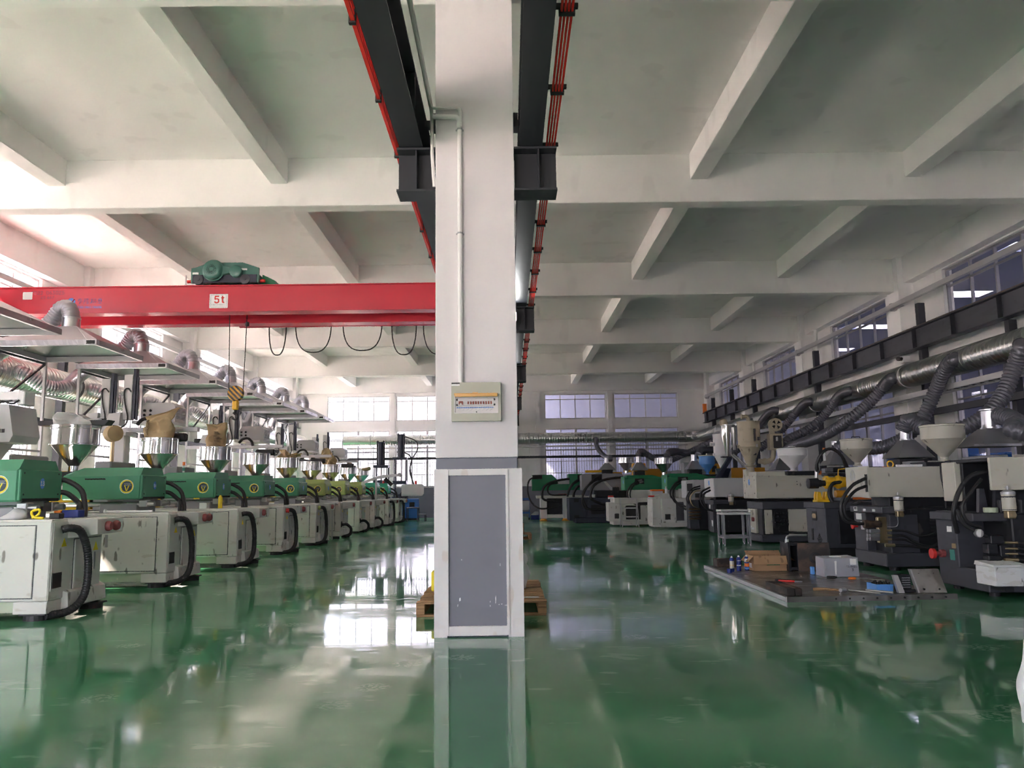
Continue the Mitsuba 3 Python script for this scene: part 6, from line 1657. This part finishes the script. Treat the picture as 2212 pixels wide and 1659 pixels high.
for i, (x, y, mt_, lab) in enumerate(cans):
    t = thing('spray_can', lab, 'spray can')
    r = .033
    obj('body', MB().lathe([x, y, PZ], [(r * .97, 0), (r, .004), (r, .180), (r * .93, .190), (r * .55, .206)], 22), mt_, t, 40)
    obj('nozzle', MB().lathe([x, y, PZ + .204], [(r * .45, 0), (r * .40, .018), (r * .2, .026)], 14), 'm_plastic_white', t, 40)
    if i == 0:
        obj('label_band', MB().lathe([x, y, PZ + .05], [(r * 1.01, 0), (r * 1.01, .11)], 22), 'm_cream', t, 40)
        obj('stripe', MB().lathe([x, y, PZ + .085], [(r * 1.02, 0), (r * 1.02, .02)], 22), 'm_brass', t, 40)
    elif i == 1:
        obj('stripe', MB().lathe([x, y, PZ + .075], [(r * 1.01, 0), (r * 1.01, .012)], 22).lathe([x, y, PZ + .15], [(r * 1.01, 0), (r * 1.01, .006)], 22), 'm_plastic_white', t, 40)
    else:
        obj('label_band', MB().lathe([x, y, PZ + .015], [(r * 1.01, 0), (r * 1.01, .03)], 22), 'm_sky_blue', t, 40)
        obj('label_band', MB().lathe([x, y, PZ + .055], [(r * 1.01, 0), (r * 1.01, .05)], 22), 'm_orange', t, 40)
        obj('label_band', MB().lathe([x, y, PZ + .125], [(r * 1.01, 0), (r * 1.01, .05)], 22), 'm_plastic_white', t, 40)
single('can_cap', MB().lathe([3.30, 12.05, PZ], [(.036, 0), (.036, .055), (.030, .058)], 20), 'm_deep_blue', 'dark blue cap of a spray can lying beside the leftmost can', 'cap', smooth=40)
t = thing('carton', 'open brown cardboard box with flaps folded out on the steel plate', 'box')
X0, X1, Y0, Y1 = 3.72, 4.26, 12.22, 12.60
ZT = PZ + .225
for n_, a in (('panel', (X0, X1, Y0, Y0 + .008)), ('panel', (X0, X1, Y1 - .008, Y1)), ('panel', (X0, X0 + .008, Y0, Y1)), ('panel', (X1 - .008, X1, Y0, Y1))):
    obj(n_, bx(*a, PZ, ZT), 'm_card', t)
obj('bottom', bx(X0, X1, Y0, Y1, PZ, PZ + .01), 'm_card', t)
obj('flap', MB().hull([[X0, Y0, ZT], [X1, Y0, ZT], [X0 - .01, Y0 - .05, ZT - .125], [X1 + .01, Y0 - .05, ZT - .125], [X0, Y0 - .006, ZT], [X1, Y0 - .006, ZT], [X0 - .01, Y0 - .056, ZT - .122], [X1 + .01, Y0 - .056, ZT - .122]]), 'm_card', t)
obj('flap', MB().hull([[X0, Y0, ZT], [X0, Y1, ZT], [X0 - .085, Y0, ZT - .09], [X0 - .085, Y1, ZT - .09], [X0 + .005, Y0, ZT], [X0 + .005, Y1, ZT]]), 'm_card', t)
obj('flap', MB().hull([[X1, Y0, ZT], [X1, Y1, ZT], [X1 + .10, Y0, ZT - .08], [X1 + .10, Y1, ZT - .08], [X1 - .005, Y0, ZT], [X1 - .005, Y1, ZT]]), 'm_card', t)
obj('flap', MB().hull([[X0, Y1, ZT], [X1, Y1, ZT], [X0, Y1 + .06, ZT + .05], [X1, Y1 + .06, ZT + .05], [X0, Y1 - .006, ZT], [X1, Y1 - .006, ZT]]), 'm_card', t)
obj('label', bx(X0 + .0, X0 - .002, Y0 + .1, Y0 + .22, PZ + .04, PZ + .11), 'm_plastic_white', t)
obj('print', bx(X0 + .20, X0 + .40, Y0 - .002, Y0, PZ + .085, PZ + .105), 'm_green_dark', t)
t = thing('wrapped_box', 'grey wrapped carton with taped seams standing on the steel plate', 'box')
X0, X1, Y0, Y1, Z1 = 4.43, 4.92, 11.30, 11.62, PZ + .265
pr('m_wrap', (0.36, 0.37, 0.42), 0.28, spec=0.6)
obj('body', MB().hull([[X0, Y1, PZ], [X1, Y1, PZ], [X0, Y0, PZ], [X1, Y0, PZ], [X0 + .01, Y1, Z1], [X1 - .02, Y1, Z1 + .01], [X0 + .0, Y0, Z1 - .01], [X1 - .01, Y0, Z1 - .005]]), 'm_wrap', t)
obj('tape', MB().hull([[X0 + .15, Y0 - .003, PZ + .03], [X0 + .17, Y0 - .003, PZ + .03], [X0 + .15, Y0 - .003, PZ + .22], [X0 + .18, Y0 - .003, PZ + .22], [X0 + .15, Y0, PZ + .03], [X0 + .18, Y0, PZ + .22]]), 'm_plastic_white', t)
obj('flap', bx(X0 + .15, X0 + .27, Y0 + .05, Y0 + .18, Z1, Z1 + .012), 'm_plastic_white', t)
obj('label', bx(X1 - .12, X1 - .035, Y0 - .003, Y0 + .002, PZ + .165, PZ + .245), 'm_plastic_white', t)
obj('number', text('3', .035, [X1 - .09, Y0 - .001, PZ + .095], (1, 0, 0), (0, 0, 1)).add(*text('TI-8026', .026, [X1 - .10, Y0 - .001, PZ + .14], (1, 0, 0), (0, 0, 1), bold=False).get()), 'm_print', t)
single('tray_scrap', bx(4.385, 4.43, 11.65, 11.72, PZ, PZ + .11, ch=.005), 'm_sky_blue', 'blue plastic edge behind the grey wrapped carton', 'tray')
t = thing('mould_plate', 'dark rusty steel mould block standing behind the grey carton', 'mould block')
obj('face', MB().hull([[4.36, 12.10, PZ], [4.80, 12.0, PZ], [4.36, 12.10, PZ + .42], [4.80, 12.0, PZ + .42], [4.38, 12.18, PZ], [4.82, 12.08, PZ], [4.38, 12.18, PZ + .42], [4.82, 12.08, PZ + .42]]), 'm_rusty', t)
obj('frame', MB().box(4.22, 4.26, 12.12, 12.45, PZ, PZ + .43, ch=.006).box(4.36, 4.40, 12.12, 12.45, PZ, PZ + .42, ch=.006).box(4.22, 4.40, 12.40, 12.46, PZ, PZ + .43).box(4.22, 4.40, 12.12, 12.16, PZ + .02, PZ + .06).box(4.22, 4.40, 12.12, 12.16, PZ + .38, PZ + .43), 'm_soot', t)
obj('bore', MB().lathe([4.60, 12.045, PZ + .20], [(.085, -.015), (.085, .005), (.05, .006), (.045, -.01)], 22, (-.22, -1, 0)), 'm_soot', t, 40)
obj('pipe', MB().tube(spl([[4.24, 12.2, PZ + .42], [4.24, 12.2, PZ + .50], [4.32, 12.2, PZ + .53], [4.55, 12.22, PZ + .53]], 14), .018, 8), 'm_steel_grey', t, 50)
obj('pipe_cap', MB().cyl([4.24, 12.2, PZ + .42], [4.24, 12.2, PZ + .47], .028), 'm_plastic_white', t, 40)
t = thing('mould_plate', 'polished steel mould plate standing on edge at the near right corner of the plate', 'mould block')
obj('plate', MB().hull([[4.84, 9.52, PZ], [5.16, 9.50, PZ], [4.80, 9.60, PZ + .265], [5.13, 9.60, PZ + .265], [4.84, 9.58, PZ], [5.16, 9.56, PZ], [4.81, 9.66, PZ + .265], [5.13, 9.66, PZ + .265]]), 'm_plate', t)
obj('bevel', MB().hull([[4.825, 9.515, PZ], [4.845, 9.515, PZ], [4.785, 9.595, PZ + .265], [4.805, 9.595, PZ + .265], [4.83, 9.58, PZ], [4.79, 9.66, PZ + .265]]), 'm_galv_bar', t)
obj('hole', sum_mb([MB().cyl([a, 9.50 + .40 * (z - PZ) - .003, z], [a, 9.52 + .40 * (z - PZ), z], .011, n=12) for a, z in ((4.90, PZ + .04), (5.08, PZ + .04), (4.88, PZ + .21), (5.06, PZ + .21))]), 'm_black', t, kind='stuff')
t = thing('mould_insert', 'small dark finned mould insert between the blue tray and the steel plate on edge', 'mould block')
obj('block', bx(4.64, 4.80, 9.62, 9.72, PZ, PZ + .20, ch=.006), 'm_soot', t)
obj('side_plate', MB().hull([[4.60, 9.52, PZ], [4.67, 9.52, PZ], [4.57, 9.58, PZ + .20], [4.63, 9.58, PZ + .20], [4.60, 9.58, PZ], [4.67, 9.58, PZ], [4.57, 9.62, PZ + .20], [4.63, 9.62, PZ + .20]]), 'm_galv_bar', t)
for k in range(5):
    obj('fin', bx(4.69, 4.785, 9.605, 9.622, PZ + .05 + .027 * k, PZ + .062 + .027 * k), 'm_steel_grey', t)
obj('bar', bx(4.65, 4.82, 9.55, 9.60, PZ, PZ + .035, ch=.006), 'm_soot', t)
t = thing('parts_tray', 'bright blue plastic tray of dark parts on the steel plate', 'tray')
X0, X1, Y0, Y1 = 4.40, 4.60, 9.66, 9.92
for a in ((X0, X1, Y0, Y0 + .008), (X0, X1, Y1 - .008, Y1), (X0, X0 + .008, Y0, Y1), (X1 - .008, X1, Y0, Y1)):
    obj('wall', bx(*a, PZ, PZ + .085), 'm_sky_blue', t)
obj('floor', bx(X0, X1, Y0, Y1, PZ, PZ + .01), 'm_sky_blue', t)
obj('rib', sum_mb([bx(X0 + .02 + .035 * k, X0 + .03 + .035 * k, Y0 - .004, Y0, PZ + .01, PZ + .075) for k in range(5)] + [bx(X0 - .005, X1 + .005, Y0 - .006, Y0, PZ + .072, PZ + .085)]), 'm_sky_blue', t, kind='stuff')
single('small_parts', sum_mb([MB().cyl([X0 + .03 + .02 * (k % 8), Y0 + .04 + .05 * (k // 8), PZ + .065], [X0 + .05 + .02 * (k % 8), Y0 + .07 + .05 * (k // 8), PZ + .085 + .012 * (k % 3)], .011, n=8) for k in range(28)]), 'm_black', 'heap of small dark parts in the blue tray', 'parts')
labels['small_parts']['kind'] = 'stuff'
single('steel_rod', MB().cyl([4.30, 9.72, PZ + .014], [4.50, 9.46, PZ + .014], .014, n=12), 'm_galv_bar', 'bright short steel rod lying in front of the blue tray', 'rod', smooth=40)
single('steel_rod', MB().cyl([4.10, 9.75, PZ + .012], [4.34, 9.44, PZ + .012], .012, n=12), 'm_brushed', 'dull long steel rod lying left of the bright one', 'rod', smooth=40)
t = thing('hammer', 'hammer with a wooden handle lying on the steel plate', 'hammer')
obj('handle', MB().tube([[3.72, 9.88, PZ + .016], [3.86, 9.84, PZ + .018], [4.00, 9.70, PZ + .018]], [.020, .017, .013], 10), 'm_wood', t, 50)
obj('head', MB().cyl([3.965, 9.66, PZ + .024], [4.05, 9.73, PZ + .024], .022, n=14), 'm_galv_bar', t, 40)
t = thing('pliers', 'red and black handled pliers lying on the steel plate', 'pliers')
obj('handle', MB().tube(spl([[3.62, 10.82, PZ + .014], [3.70, 10.75, PZ + .016], [3.80, 10.72, PZ + .014]], 8), .014, 8), 'm_red', t, 50)
obj('handle', MB().tube(spl([[3.60, 10.90, PZ + .014], [3.68, 10.86, PZ + .018], [3.80, 10.78, PZ + .014]], 8), .014, 8), 'm_soot', t, 50)
obj('jaw', MB().hull([[3.79, 10.70, PZ], [3.79, 10.80, PZ], [3.90, 10.72, PZ], [3.79, 10.70, PZ + .02], [3.79, 10.80, PZ + .02], [3.90, 10.72, PZ + .016]]), 'm_galv_bar', t)
t = thing('screwdriver', 'screwdriver with a black handle in front of the grey carton', 'screwdriver')
obj('handle', MB().lathe([4.38, 11.10, PZ + .02], [(.012, 0), (.019, .01), (.019, .10), (.011, .13)], 12, (1, -.25, 0)), 'm_black', t, 40)
obj('blade', MB().cyl([4.38, 11.10, PZ + .008], [4.26, 11.12, PZ + .006], .005, n=8).cyl([4.5, 11.07, PZ + .02], [4.62, 11.04, PZ + .014], .005, n=8), 'm_chrome', t, 40)
t = thing('screwdriver', 'screwdriver with an orange handle in front of the grey carton', 'screwdriver')
obj('handle', MB().lathe([4.60, 10.92, PZ + .02], [(.012, 0), (.019, .01), (.019, .08), (.012, .10)], 12, (1, -.1, 0)), 'm_orange', t, 40)
obj('blade', MB().cyl([4.70, 10.91, PZ + .018], [4.92, 10.87, PZ + .008], .006, n=8), 'm_chrome', t, 40)
t = thing('wrench_set', 'loose steel wrenches lying beside the orange screwdriver', 'wrench')
for q in range(3):
    obj('wrench', MB().cyl([4.74 + .03 * q, 11.05 - .03 * q, PZ + .008], [4.98 + .02 * q, 10.80 - .02 * q, PZ + .008], .007, n=8), 'm_chrome', t, 40)

# work tables beside the right row
for i, (x0, x1, y0, y1, z, lab) in enumerate(((4.95, 5.60, 18.42, 18.95, .745, 'nearer small steel table with a white top'), (5.08, 5.74, 19.05, 19.5, .80, 'farther small steel table with a white top'))):
    t = thing('work_table', lab, 'table')
    obj('top', bx(x0, x1, y0, y1, z - .045, z, ch=.006), 'm_white_grey', t)
    for x in (x0 + .03, x1 - .03):
        for y in (y0 + .03, y1 - .03):
            obj('leg', bx(x - .018, x + .018, y - .018, y + .018, .03, z - .045), 'm_mid_grey', t)
            obj('foot', MB().cyl([x, y, 0], [x, y, .035], .014, n=10), 'm_galv_bar', t)
    for y in (y0 + .03, y1 - .03):
        obj('cross_bar', bx(x0 + .03, x1 - .03, y - .014, y + .014, .16, .195), 'm_mid_grey', t)
    for x in (x0 + .03, x1 - .03):
        obj('side_bar', bx(x - .014, x + .014, y0 + .03, y1 - .03, .16, .195), 'm_mid_grey', t)
single('timber_block', bx(5.10, 5.6, 7.80, 8.0, .0, .13, ch=.006), 'm_wood', 'end of a wooden beam on the floor at the right picture edge', 'timber')
single('plastic_sack', sack([3.0, 4.45, .0], .44, .34, .42, 91, False, (.02, 0), .09), 'm_white_grey', 'white plastic sack on the floor at the lower right corner', 'sack', smooth=60)
